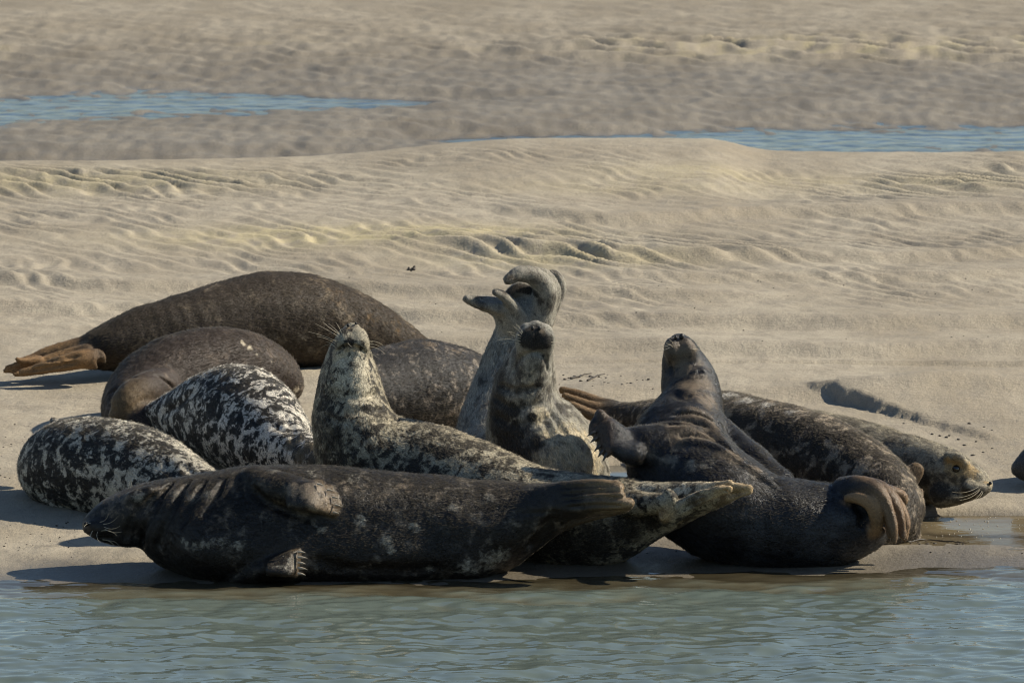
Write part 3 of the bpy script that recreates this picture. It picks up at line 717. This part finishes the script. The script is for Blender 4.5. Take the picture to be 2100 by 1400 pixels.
# ---- 3: seal in a banana pose facing the viewer, hind flippers raised behind its head
s = Seal('pale grey seal curved like a banana, nose and hind flippers raised, face towards the viewer', .0068)
s.body([(1099, 694, 1.06, 24), (1096, 716, 1.10, 36), (1086, 745, 1.17, 47), (1076, 782, 1.22, 58), (1074, 822, 1.24, 68), (1084, 870, 1.23, 84), (1108, 920, 1.22, 108), (1122, 975, 1.22, 126), (1112, 1010, 1.42, 130),
        (1085, 1000, 1.75, 130), (1056, 962, 2.05, 122), (1042, 900, 2.28, 107), (1050, 830, 2.40, 92), (1060, 760, 2.46, 74), (1067, 700, 2.48, 58), (1070, 655, 2.48, 50)])
s.limb([(1083, 682, 1.03, 19), (1081, 697, 1.02, 23), (1080, 712, 1.04, 20)], 12)
s.limb([(1116, 682, 1.03, 19), (1117, 697, 1.02, 23), (1116, 712, 1.04, 20)], 12)
s.limb([(1099, 672, 1.03, 15), (1099, 685, 1.0, 14)], 8)
s.limb([(1095, 742, 1.06, 24), (1088, 765, 1.09, 36), (1079, 805, 1.14, 48), (1080, 860, 1.17, 58), (1095, 910, 1.2, 70)], 30)
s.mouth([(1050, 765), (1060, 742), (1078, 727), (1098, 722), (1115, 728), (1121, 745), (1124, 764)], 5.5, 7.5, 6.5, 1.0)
s.groove([(1099, 664), (1100, 680), (1099, 706)], 4, 4, 3)
for g, d in (([(1012, 815), (1040, 832), (1080, 836), (1120, 825)], 3), ([(1010, 850), (1045, 868), (1090, 868), (1135, 852)], 3), ([(1128, 838), (1145, 865), (1165, 895)], 3), ([(1115, 845), (1124, 875), (1135, 905)], 3), ([(1020, 790), (1060, 802), (1110, 795)], 2.5)):
    s.groove(g, 7, d, 9)
# raised hind flippers: right one curls over to the left, left one lies out flat
for pts in ([(1090, 680, 2.46, 36), (1110, 630, 2.42, 27), (1116, 594, 2.38, 24), (1098, 568, 2.34, 19), (1066, 562, 2.30, 15), (1042, 574, 2.27, 10)],
            [(1085, 640, 2.48, 26), (1088, 605, 2.47, 20), (1066, 592, 2.46, 15), (1048, 600, 2.44, 11)],
            [(1095, 670, 2.48, 34), (1122, 630, 2.46, 22), (1132, 595, 2.44, 18), (1118, 565, 2.42, 14), (1090, 556, 2.40, 11)],
            [(1100, 665, 2.52, 28), (1136, 620, 2.54, 16), (1149, 590, 2.55, 13), (1142, 567, 2.55, 11), (1128, 562, 2.54, 8)]):
    s.limb(pts, 7, 5, flip=.25)
for pts in ([(1052, 680, 2.44, 34), (1036, 645, 2.40, 26), (1016, 628, 2.36, 21), (990, 621, 2.32, 17), (957, 613, 2.28, 9)],
            [(1056, 670, 2.40, 26), (1040, 640, 2.34, 18), (1012, 630, 2.30, 13), (985, 625, 2.27, 9)],
            [(1062, 655, 2.38, 22), (1052, 630, 2.32, 13), (1032, 608, 2.27, 11), (1015, 600, 2.24, 9)],
            ):
    s.limb(pts, 5, 4, flip=.2)
for g in ([(1098, 645), (1104, 605), (1090, 580), (1052, 574)], [(1116, 645), (1126, 605), (1112, 566), (1078, 556)], [(1000, 622), (985, 616), (965, 612)]): s.mouth(g, 4, 5, 6, .5)  # toe gaps of the raised flippers, shade painted dark inside
s.mouth([(1040, 596), (1062, 589), (1084, 594), (1094, 606)], 8, 10, 12, 1.2)  # hollow under the curled flipper, its shade painted dark
s.groove([(1085, 660), (1092, 630), (1100, 600)], 6, 5, 6); s.groove([(1045, 655), (1062, 645), (1080, 640)], 6, 5, 6)
s.groove([(1005, 905), (1000, 940)], 8, 3, 8)
s.paint('dark', [(1022, 780, 34), (1018, 820, 40), (1025, 860, 44), (1040, 895, 50), (1050, 840, 24), (1045, 935, 55), (1150, 830, 16), (1100, 905, 22), (1060, 955, 40)], val=1.0)  # dark blotches, with the shaded left side of the neck painted in
s.paint('dark', [(1085, 695, 30), (1112, 700, 30), (1100, 680, 26)], val=1.0)
s.paint('dark', [(1020, 760, 24), (1035, 740, 16)], val=.8)  # shaded left edge of the head, painted into the coat
s.paint('pale', [(1180, 900, 60), (1210, 940, 60), (1130, 960, 60), (1160, 930, 60), (1110, 850, 30), (1120, 890, 30)], val=.75)
s.paint('pale', [(1088, 775, 40), (1090, 815, 36)], val=.4)
s.paint('dark', [(1060, 800, 14), (1072, 830, 16), (1105, 790, 12), (1090, 855, 16)], val=.7)
s.paint('brown', [(1090, 678, 14), (1115, 678, 14), (1048, 572, 18)], val=.6)
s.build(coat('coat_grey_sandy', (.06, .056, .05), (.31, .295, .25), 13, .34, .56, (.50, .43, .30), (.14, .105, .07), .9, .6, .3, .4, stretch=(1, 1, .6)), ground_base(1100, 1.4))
s.whiskers([(1068, 700, 1022, 697, 3, -.02), (1069, 690, 1040, 680, 2, -.02), (1070, 685, 1052, 668, 1, -.02), (1072, 682, 1058, 664, 1, 0), (1068, 706, 1030, 705, 4, .0), (1068, 694, 1046, 683, -1, .02),
            (1130, 708, 1150, 712, -2, 0), (1132, 714, 1145, 730, 2, 0), (1130, 702, 1158, 702, -3, .02)], M_WHISK)
s.ball('nostril', 1092, 673, 3.4, M_NOSE, .5, 1.5); s.ball('nostril', 1106, 673, 3.4, M_NOSE, .5, 1.5)

# ---- 4: seal on its side with head thrown up, fore flipper out to the left, hind flippers hanging at the right
s = Seal('blue-black seal at the waterline, head thrown up and clawed fore flipper held out left', .0068); s.hairlen = .0125
s.body([(1393, 704, 1.06, 21), (1397, 722, 1.06, 35), (1404, 745, 1.06, 44), (1414, 772, 1.05, 52), (1421, 805, 1.02, 58), (1417, 840, .97, 67), (1405, 880, .88, 84), (1392, 930, .75, 104), (1412, 980, .61, 116),
        (1470, 1030, .48, 116), (1550, 1068, .44, 102), (1630, 1078, .43, 95), (1700, 1078, .43, 87), (1755, 1072, .43, 68), (1790, 1066, .43, 44)])
s.limb([(1380, 706, 1.01, 16), (1381, 720, 1.0, 19), (1384, 734, 1.02, 15)], 12); s.limb([(1407, 704, 1.01, 15), (1412, 718, 1.0, 18), (1416, 732, 1.02, 14)], 12)
s.limb([(1378, 738, 1.06, 14), (1378, 760, 1.06, 20), (1384, 790, 1.04, 28)], 12)        # lower jaw at the left
s.limb([(1416, 772, .965, 10), (1440, 766, .965, 10)], 14)                                # brow
s.limb([(1480, 890, .86, 30), (1530, 935, .74, 34), (1600, 995, .58, 30)], 24)        # loose skin along the back
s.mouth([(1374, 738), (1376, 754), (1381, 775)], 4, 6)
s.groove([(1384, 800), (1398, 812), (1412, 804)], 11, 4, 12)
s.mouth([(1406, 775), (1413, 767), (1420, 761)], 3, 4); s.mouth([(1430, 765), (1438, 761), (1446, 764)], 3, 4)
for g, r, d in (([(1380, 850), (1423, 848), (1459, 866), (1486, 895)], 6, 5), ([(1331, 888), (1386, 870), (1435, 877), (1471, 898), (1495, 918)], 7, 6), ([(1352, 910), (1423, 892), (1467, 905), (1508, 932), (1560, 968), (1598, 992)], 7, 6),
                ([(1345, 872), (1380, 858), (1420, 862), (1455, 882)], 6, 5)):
    s.groove(g, r + 2, d + 3, 6); s.paint('dark', g, 11, .5)  # creases carved, then darkened in the coat as their shade
for g in ([(1350, 882), (1400, 862), (1445, 868), (1485, 905)], [(1345, 900), (1400, 882), (1450, 890), (1500, 922)], [(1400, 842), (1440, 850), (1478, 878)], [(1400, 905), (1460, 915), (1520, 950), (1590, 996)]):
    s.ridge(g, 10, 5, 8)
s.limb([(1400, 950, .56, 60), (1340, 925, .55, 52), (1300, 912, .54, 36), (1275, 905, .53, 27)], 22, 4)      # upper arm
s.limb([(1300, 930, .46, 26), (1270, 918, .47, 20)], 14)
for i, (x, y) in enumerate(((1212, 890), (1216, 902), (1222, 918), (1228, 928), (1236, 934))):
    s.limb([(1280, 900 + 6 * i, .50 - .012 * i, 18), (1250 + i, 872 + 11 * i, .50 - .014 * i, 12), (x + 8, y - 4, .50 - .016 * i, 8)], 5, 3, flip=.3)
s.limb([(1270, 890, .52, 18), (1246, 865, .53, 13), (1228, 848, .54, 9)], 7, 3, flip=.3); s.limb([(1232, 850, .53, 9), (1218, 868, .52, 8), (1212, 886, .51, 7)], 8, 3, flip=.2)
# hind flippers hanging down in folds
for pts, fl in (([(1735, 1010, .40, 34), (1768, 1000, .34, 24), (1800, 1010, .30, 18), (1822, 1045, .27, 13), (1832, 1085, .26, 9), (1834, 1110, .26, 5)], .6),
            ([(1750, 1015, .46, 30), (1795, 1000, .42, 20), (1826, 1025, .38, 16), (1845, 1060, .35, 13), (1852, 1098, .34, 8)], .6),
            ([(1760, 1030, .50, 28), (1815, 1012, .48, 17), (1842, 1040, .44, 14), (1858, 1072, .42, 10), (1856, 1104, .41, 7)], .7),
            ([(1790, 1000, .50, 16), (1830, 1008, .52, 13), (1850, 1016, .53, 11), (1856, 1030, .53, 7)], .7),
            ([(1740, 1100, .40, 26), (1775, 1098, .36, 16), (1805, 1088, .32, 10)], .1)):
    s.limb(pts, 4, 5, flip=fl, ft=(.1, .5))
s.limb([(1770, 1020, .34, 16), (1805, 1035, .31, 12), (1822, 1070, .30, 9), (1826, 1098, .30, 6)], 5, 5, flip=.6)
s.limb([(1733, 988, .38, 7), (1752, 984, .35, 8), (1780, 990, .32, 8)], 6, 3, flip=.7)
s.limb([(1737, 1021, .31, 9), (1762, 1021, .28, 14), (1786, 1034, .27, 16), (1797, 1058, .28, 15), (1797, 1080, .30, 12), (1782, 1092, .33, 9)], 3, 5, n=(0, 1, .1), f=.5, flip=.95, ft=(-.2, .1))
s.groove([(1758, 1036), (1772, 1055), (1770, 1078)], 11, 8, 8); s.paint('dark', [(1765, 1050, 22), (1768, 1070, 22)], val=.9)  # hollow beneath the flap, with its shade painted dark
s.groove([(1806, 1020), (1822, 1050), (1828, 1085)], 4, 4, 4); s.groove([(1835, 1040), (1846, 1070), (1848, 1095)], 4, 4, 4)
s.paint('brown', [(1395, 715, 50), (1400, 750, 50), (1425, 780, 55), (1445, 810, 50), (1430, 850, 55), (1460, 860, 45), (1400, 885, 50), (1450, 890, 45), (1500, 930, 35), (1550, 965, 26)], val=.75)
s.paint('pale', [(1370, 940, 34), (1410, 955, 30), (1340, 925, 26), (1450, 950, 24)], val=.45)
s.paint('dark', [(1385, 712, 14), (1400, 808, 20), (1330, 955, 30), (1600, 1130, 60), (1500, 1120, 60)], val=.6)  # dark patches, including the eye-socket shadow painted below the cheek
s.build(coat('coat_blue_black', (.010, .012, .017), (.055, .06, .068), 7, .50, .74, (.26, .24, .20), (.135, .105, .075), .7, .30, .18, .3, stretch=(.6, 1, 1), spec=.5, tip=.10, fcol=(.27, .17, .09)), ground_base(1500, .45))
for i, (x, y) in enumerate(((1212, 890), (1216, 902), (1222, 918), (1228, 928), (1236, 934))):
    s.claw(x + 9, y - 5, x - 8 + i * 2, y + 4 + 2 * i, M_CLAWD, 3.5)
s.whiskers([(1374, 712, 1325, 716, -6, -.02), (1376, 706, 1338, 708, -4, -.02), (1376, 700, 1345, 698, -3, .02), (1380, 712, 1366, 704, 2, -.04), (1380, 704, 1372, 696, 1, -.03), (1422, 712, 1447, 714, -3, .0), (1420, 716, 1440, 720, -2, .02)], M_WHISK)
s.ball('nostril', 1398, 690, 5.5, M_NOSE, .3, 1.2); s.ball('nostril', 1386, 692, 3.5, M_NOSE, .3, 1.2)

# ---- 5: brown mottled seal behind the blue-black one
s = Seal('brown mottled seal sloping down to the right behind the blue-black seal', .008); s.head = False; s.hair = 30000
s.body([(1235, 850, 2.48, 26), (1300, 866, 2.34, 42), (1390, 884, 2.10, 72), (1480, 902, 1.88, 100), (1600, 932, 1.60, 104), (1690, 958, 1.38, 99), (1760, 985, 1.20, 88), (1812, 1020, 1.03, 74), (1836, 1055, .90, 56), (1810, 1085, .78, 42), (1775, 1098, .72, 28)])
s.limb([(1830, 1090, .92, 52), (1838, 1110, .92, 50)], 20)
for pts in ([(1260, 845, 2.45, 24), (1215, 822, 2.50, 14), (1180, 808, 2.52, 10), (1152, 800, 2.54, 7)], [(1260, 850, 2.42, 24), (1220, 838, 2.44, 14), (1185, 824, 2.46, 10), (1158, 812, 2.47, 7)],
            [(1265, 860, 2.38, 24), (1230, 856, 2.38, 14), (1195, 842, 2.38, 11), (1172, 830, 2.38, 8)]):
    s.limb(pts, 6, 4, flip=.9, ft=(0, .4))
s.limb([(1835, 1030, 1.02, 30), (1862, 995, 1.08, 20), (1876, 968, 1.10, 19), (1880, 962, 1.10, 14)], 8, 4, n=(0, 1, 0), f=.55, flip=.6)       # fore flipper standing up
s.limb([(1870, 1040, 1.02, 16), (1886, 1015, 1.06, 9), (1889, 1005, 1.07, 6)], 6, 4, flip=.6)
s.paint('pale', [(1490, 805, 34), (1530, 815, 30), (1570, 825, 26), (1620, 840, 20)], val=.7)
s.paint('dark', [(1600, 960, 50), (1560, 920, 50), (1700, 980, 40)], val=.45)
s.build(coat('coat_brown_mottled', (.028, .022, .017), (.29, .24, .18), 14, .50, .66, (.42, .40, .36), (.17, .105, .05), .9, .55, .25, .45), ground_base(1650, 1.45))

# ---- 6: seal at the right with its head in profile
s = Seal('olive-grey seal at the right, open-eyed head in profile just above the wet sand', .0068)
s.body([(2020, 993, 1.50, 15), (2000, 984, 1.50, 26), (1970, 973, 1.52, 39), (1938, 970, 1.56, 52), (1895, 968, 1.66, 66), (1840, 968, 1.84, 80), (1775, 962, 2.03, 95), (1690, 955, 2.24, 108), (1590, 945, 2.50, 112), (1500, 925, 2.74, 100), (1430, 900, 2.95, 70), (1390, 880, 3.10, 40)])
s.limb([(2022, 1000, 1.44, 12), (2005, 1006, 1.42, 16), (1988, 1002, 1.43, 16)], 9)
s.limb([(2012, 1011, 1.46, 8), (1975, 1016, 1.46, 16), (1930, 1015, 1.48, 26)], 12)
s.limb([(1945, 935, 1.47, 12), (1965, 938, 1.46, 12), (1980, 950, 1.46, 9)], 10)
s.mouth([(2028, 1008), (2005, 1020), (1975, 1012), (1955, 1008)], 3.5, 4.5)
s.groove([(1960, 960), (1962, 961)], 8, 5, 5)
s.paint('brown', [(1960, 955, 30), (1990, 965, 24), (1945, 950, 20), (2025, 985, 14)], val=.75)
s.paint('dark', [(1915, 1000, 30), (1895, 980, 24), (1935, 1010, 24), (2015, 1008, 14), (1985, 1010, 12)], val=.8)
s.build(coat('coat_olive', (.075, .066, .05), (.32, .285, .21), 15, .40, .60, (.36, .34, .28), (.33, .235, .115), .85, .55, .3, .4), ground_base(1800, 1.9))
s.ball('eye', 1961, 961, 8.5, M_EYE, .45)
s.whiskers([(2012, 1000, 1955, 1020, -6, -.06), (2010, 1004, 1968, 1025, -5, -.06), (2014, 1006, 1985, 1030, -4, -.05), (2006, 998, 1952, 1008, -6, -.05), (2016, 1008, 1998, 1026, -3, -.04)], M_WHISK, .0009)
s.ball('nostril', 2031, 990, 3.6, M_NOSE, .4)

# ---- 7: big brown seal at the back
s = Seal('big dark brown seal stretched out farthest back, tawny hind flippers at the left', .0085); s.head = False; s.hair = 30000
s.body([(140, 728, 4.50, 18), (180, 722, 4.52, 34), (230, 710, 4.55, 50), (300, 694, 4.62, 66), (400, 680, 4.72, 82), (500, 664, 4.84, 95), (570, 657, 4.92, 99), (650, 662, 5.00, 93), (740, 683, 5.08, 72), (815, 706, 5.14, 48), (870, 728, 5.18, 32), (930, 745, 5.2, 26), (980, 752, 5.2, 18)])
for pts in ([(170, 718, 4.52, 26), (110, 722, 4.50, 16), (65, 736, 4.48, 11), (42, 742, 4.46, 9)], [(175, 728, 4.45, 24), (110, 736, 4.42, 14), (60, 750, 4.40, 10), (16, 757, 4.38, 7)],
            [(195, 735, 4.36, 22), (150, 740, 4.32, 19), (100, 752, 4.30, 14), (45, 764, 4.29, 8)], [(70, 738, 4.44, 10), (48, 742, 4.42, 10), (38, 752, 4.40, 8)]):
    s.limb(pts, 6, 4, flip=1.0, ft=(-.1, .25))
s.groove([(204, 715), (206, 740), (200, 760)], 8, 6, 6)
for g in ([(165, 712), (110, 722), (60, 738)], [(170, 728), (110, 738), (50, 752)], [(160, 742), (110, 752), (60, 760)], [(150, 720), (100, 732), (55, 746)]): s.groove(g, 5, 6, 3); s.paint('dark', g, 7, .7)  # grooves between the toes, with painted shade in them
for a, b in (((38, 748), (14, 752)), ((30, 758), (8, 760)), ((60, 764), (30, 768)), ((50, 740), (34, 736))): s.limb([(a[0] + 30, a[1] - 4, 4.40, 8), (*a, 4.36, 7), (*b, 4.34, 4)], 3, 3, flip=1.0, ft=(-.1, .1))
s.paint('pale', [(600, 620, 20), (660, 650, 22), (620, 690, 24), (560, 690, 18), (700, 640, 20), (640, 720, 26), (500, 600, 18)], val=.4)
s.paint('brown', [(690, 605, 60), (760, 650, 50), (820, 675, 40), (870, 695, 30)], val=.3)
s.build(coat('coat_dark_brown', (.034, .025, .018), (.17, .135, .095), 10, .52, .72, (.20, .17, .13), (.16, .105, .055), .8, .6, .2, .4, tip=.16, fcol=(.23, .135, .06)), ground_base(500, 4.8))

# ---- 8: plain brown rounded seal
s = Seal('plain brown seal curled up between the black-and-white seal and the big back one', .0085); s.head = False; s.hair = 30000
s.body([(575, 785, 3.82, 48), (545, 775, 3.80, 68), (490, 765, 3.72, 88), (420, 766, 3.60, 93), (350, 783, 3.45, 90), (300, 810, 3.30, 80), (275, 840, 3.14, 68), (280, 862, 2.98, 52), (310, 880, 2.88, 36)])
s.limb([(335, 790, ('s', -26), 36), (295, 800, ('s', -10), 36), (262, 822, ('s', -6), 32), (245, 850, ('s', -4), 22)], 6, 4, flip=.8)
s.groove([(360, 800), (320, 770), (280, 772), (240, 795)], 4, 4, 4); s.groove([(222, 808), (238, 800), (225, 840)], 5, 5, 5)
s.paint('pale', [(500, 700, 10), (515, 712, 10), (530, 724, 8), (600, 820, 16), (612, 800, 12), (608, 840, 14), (560, 740, 6), (550, 725, 6)], val=.85)
s.build(coat('coat_brown', (.036, .026, .021), (.15, .115, .088), 12, .5, .75, (.42, .37, .28), (.155, .105, .05), .8, .5, .25, .35, tip=.14), ground_base(420, 3.5))

# ---- 9: black and white mottled seal
s = Seal('humped black-and-white mottled seal in front of the plain brown one', .0075); s.head = False; s.hair = 30000
s.body([(262, 864, 3.02, 10), (320, 853, 2.90, 30), (390, 850, 2.70, 62), (440, 850, 2.55, 88), (492, 855, 2.40, 107), (536, 890, 2.18, 98), (572, 920, 1.98, 74), (612, 934, 1.78, 52), (645, 944, 1.62, 40), (675, 955, 1.50, 26)])
s.groove([(560, 868), (585, 880), (612, 884)], 9, 3, 9)
s.paint('brown', [(600, 905, 30), (630, 915, 34), (615, 930, 34), (640, 935, 30)], val=.85)
s.groove([(585, 850), (600, 880), (600, 905)], 8, 3, 9); s.groove([(330, 850), (360, 830), (395, 800)], 9, 2, 10)
s.build(coat('coat_black_white', (.014, .014, .015), (.56, .53, .47), 21, .485, .575, (.5, .48, .42), (.10, .082, .055), 1.0, .5, .25, .3, .25, tip=.12), ground_base(480, 2.4))

# ---- 10: mottled seal at the far left
s = Seal('leftmost round-backed seal with dark grey and white blotches', .0075); s.head = False; s.hair = 30000
s.body([(92, 962, 1.78, 52), (112, 958, 1.74, 76), (150, 958, 1.66, 100), (210, 964, 1.54, 106), (280, 976, 1.40, 102), (340, 996, 1.26, 88), (400, 1018, 1.10, 66), (450, 1036, .97, 48), (490, 1050, .88, 36), (530, 1062, .80, 22)])
s.limb([(130, 900, 1.95, 20), (115, 872, 2.05, 12), (108, 862, 2.08, 7)], 8, 4, flip=.6)
s.groove([(330, 940), (360, 975), (370, 1010)], 9, 3, 10); s.groove([(70, 1000), (95, 1030), (140, 1045)], 8, 3, 9); s.groove([(375, 950), (398, 975), (405, 1000)], 8, 3, 9)
s.build(coat('coat_grey_blotched', (.018, .0175, .017), (.46, .43, .36), 19, .47, .60, (.5, .48, .42), (.12, .10, .07), 1.0, .5, .25, .35, .35, tip=.12), ground_base(200, 1.5))

# ---- 11: dark seal between the upright heads
s = Seal('dark grey seal showing only its round back between two upright heads', .0085); s.head = False; s.hair = 30000
s.body([(690, 850, 2.70, 42), (720, 828, 2.78, 72), (790, 812, 2.95, 96), (870, 803, 3.10, 106), (940, 815, 3.28, 98), (1010, 832, 3.48, 76), (1070, 845, 3.66, 48), (1110, 850, 3.8, 26)])
s.paint('brown', [(880, 700, 30), (930, 715, 26), (830, 705, 26)], val=.5)
s.build(coat('coat_dark_grey', (.026, .025, .026), (.21, .18, .15), 18, .50, .68, (.2, .2, .2), (.13, .10, .07), .9, .5, .25, .4, tip=.16), ground_base(870, 3.1))

# ---- 12: seal cut by the right edge of the picture
s = Seal('slate-grey seal cut off by the right edge of the picture', .01)
s.body([(2086, 962, 2.02, 14), (2105, 958, 2.03, 28), (2140, 950, 2.05, 48), (2200, 935, 2.1, 75), (2300, 925, 2.2, 100), (2450, 925, 2.3, 110), (2600, 935, 2.35, 95), (2750, 960, 2.4, 55), (2850, 985, 2.4, 25)])
s.limb([(2850, 985, 2.4, 24), (2920, 990, 2.38, 16), (2980, 998, 2.36, 8)], 6, 3, flip=.6)
s.build(coat('coat_slate', (.05, .052, .055), (.10, .10, .10), 10, .5, .7, (.2, .2, .2), (.13, .10, .07), .7, .45), ground_base(2400, 2.2))
print('seals done', round(time.time() - T0, 1))

# ------------------------------------------------------------------ small things on the sand and water
def lump(c, r, sq=.6, n=7, m=5):
    th = np.linspace(0, math.pi, m); ph = np.arange(n) * 2 * math.pi / n
    q = np.array([[math.sin(a) * math.cos(b), math.sin(a) * math.sin(b), math.cos(a) * sq] for a in th for b in ph])
    q *= (.75 + .5 * rng.random((len(q), 1))); q[:n] = q[:n].mean(0); q[-n:] = q[-n:].mean(0)
    F = [(i * n + j, (i + 1) * n + j, (i + 1) * n + (j + 1) % n, i * n + (j + 1) % n) for i in range(m - 1) for j in range(n)]
    return q * r + c, np.array(F)
def ground_pt(px, py):
    d = ray(px, py); z = .1
    for _ in range(12):
        t = (z - CAM[2]) / d[2]; p = CAM + d * t; z = zat(p[0], p[1])
    return np.array([p[0], p[1], z])
M_WEED = plain('weed', (.045, .034, .022), .6); M_FOAM = plain('foam', (.55, .50, .40), .3)
def clump(spots, name, mat, kind='stuff', label=None, cat=None):
    VV, FF, n = [], [], 0
    for px, py, r, sq in spots:
        v, f = lump(ground_pt(px, py) + np.array([0, 0, r * sq * .3]), r, sq); VV.append(v); FF.append(f + n); n += len(v)
    o = mesh_np(name, np.concatenate(VV), np.concatenate(FF), mat); o['kind'] = kind
    if label: o['label'] = label; o['category'] = cat
    return o
def scatter(n, x0, x1, y0, y1, r0, r1, sq=.5): return [(rng.uniform(x0, x1), rng.uniform(y0, y1), rng.uniform(r0, r1), sq) for _ in range(n)]
sp = scatter(26, 1140, 1340, 768, 792, .003, .009) + scatter(24, 1820, 2040, 868, 935, .003, .011) + scatter(40, 0, 170, 870, 1010, .002, .005) + scatter(40, 0, 160, 1070, 1145, .002, .005)
sp += scatter(30, 1850, 1990, 1106, 1116, .004, .010, .35) + scatter(30, 1300, 2100, 1118, 1148, .002, .005) + scatter(26, 300, 2100, 545, 780, .002, .006) + scatter(8, 834, 850, 548, 558, .006, .014, .9) + scatter(40, 1200, 2100, 560, 700, .002, .005)
clump(sp, 'shore_debris', M_WEED, 'stuff', 'dark bits of weed and shell scattered over the sand', 'debris')
# twigs of dark weed lying at the edge of the inlet and on the bank
for k, pts in enumerate(([(1862, 1112), (1900, 1108), (1945, 1112), (1985, 1114)], [(1170, 778), (1195, 770), (1215, 766)], [(1205, 782), (1222, 772), (1240, 768)])):
    q = np.array([ground_pt(a, b) + np.array([0, 0, .004]) for a, b in pts]); q = catmull(q, 5); q += rng.normal(0, .002, q.shape)
    v, f = tube(q, np.linspace(.005, .0015, len(q)), 6); o = mesh_np('weed_strand', v, f, M_WEED)
    o['label'] = ('dark strand of weed lying along the edge of the right-hand inlet', 'thin dark weed strand on the sand right of the raised hind flippers, upper one', 'thin dark weed strand on the sand right of the raised hind flippers, lower one')[k]; o['category'] = 'weed'; o['group'] = 'weed strands on the sand'
VV, FF, n = [], [], 0
for i in range(55):
    px, py = rng.uniform(1895, 2100), rng.choice([1062, 1070, 1076, 1088, 1098]) + rng.normal(0, 3); x, y = XY(px, py, INLETZ)
    v, f = lump(np.array([x, y, INLETZ + .001]), rng.uniform(.0015, .004), .5, 6, 4); VV.append(v); FF.append(f + n); n += len(v)
o = mesh_np('foam_bubbles', np.concatenate(VV), np.concatenate(FF), M_FOAM); o['kind'] = 'stuff'; o['label'] = 'pale foam bubbles floating on the shallow inlet'; o['category'] = 'foam'
print('all done', round(time.time() - T0, 1))
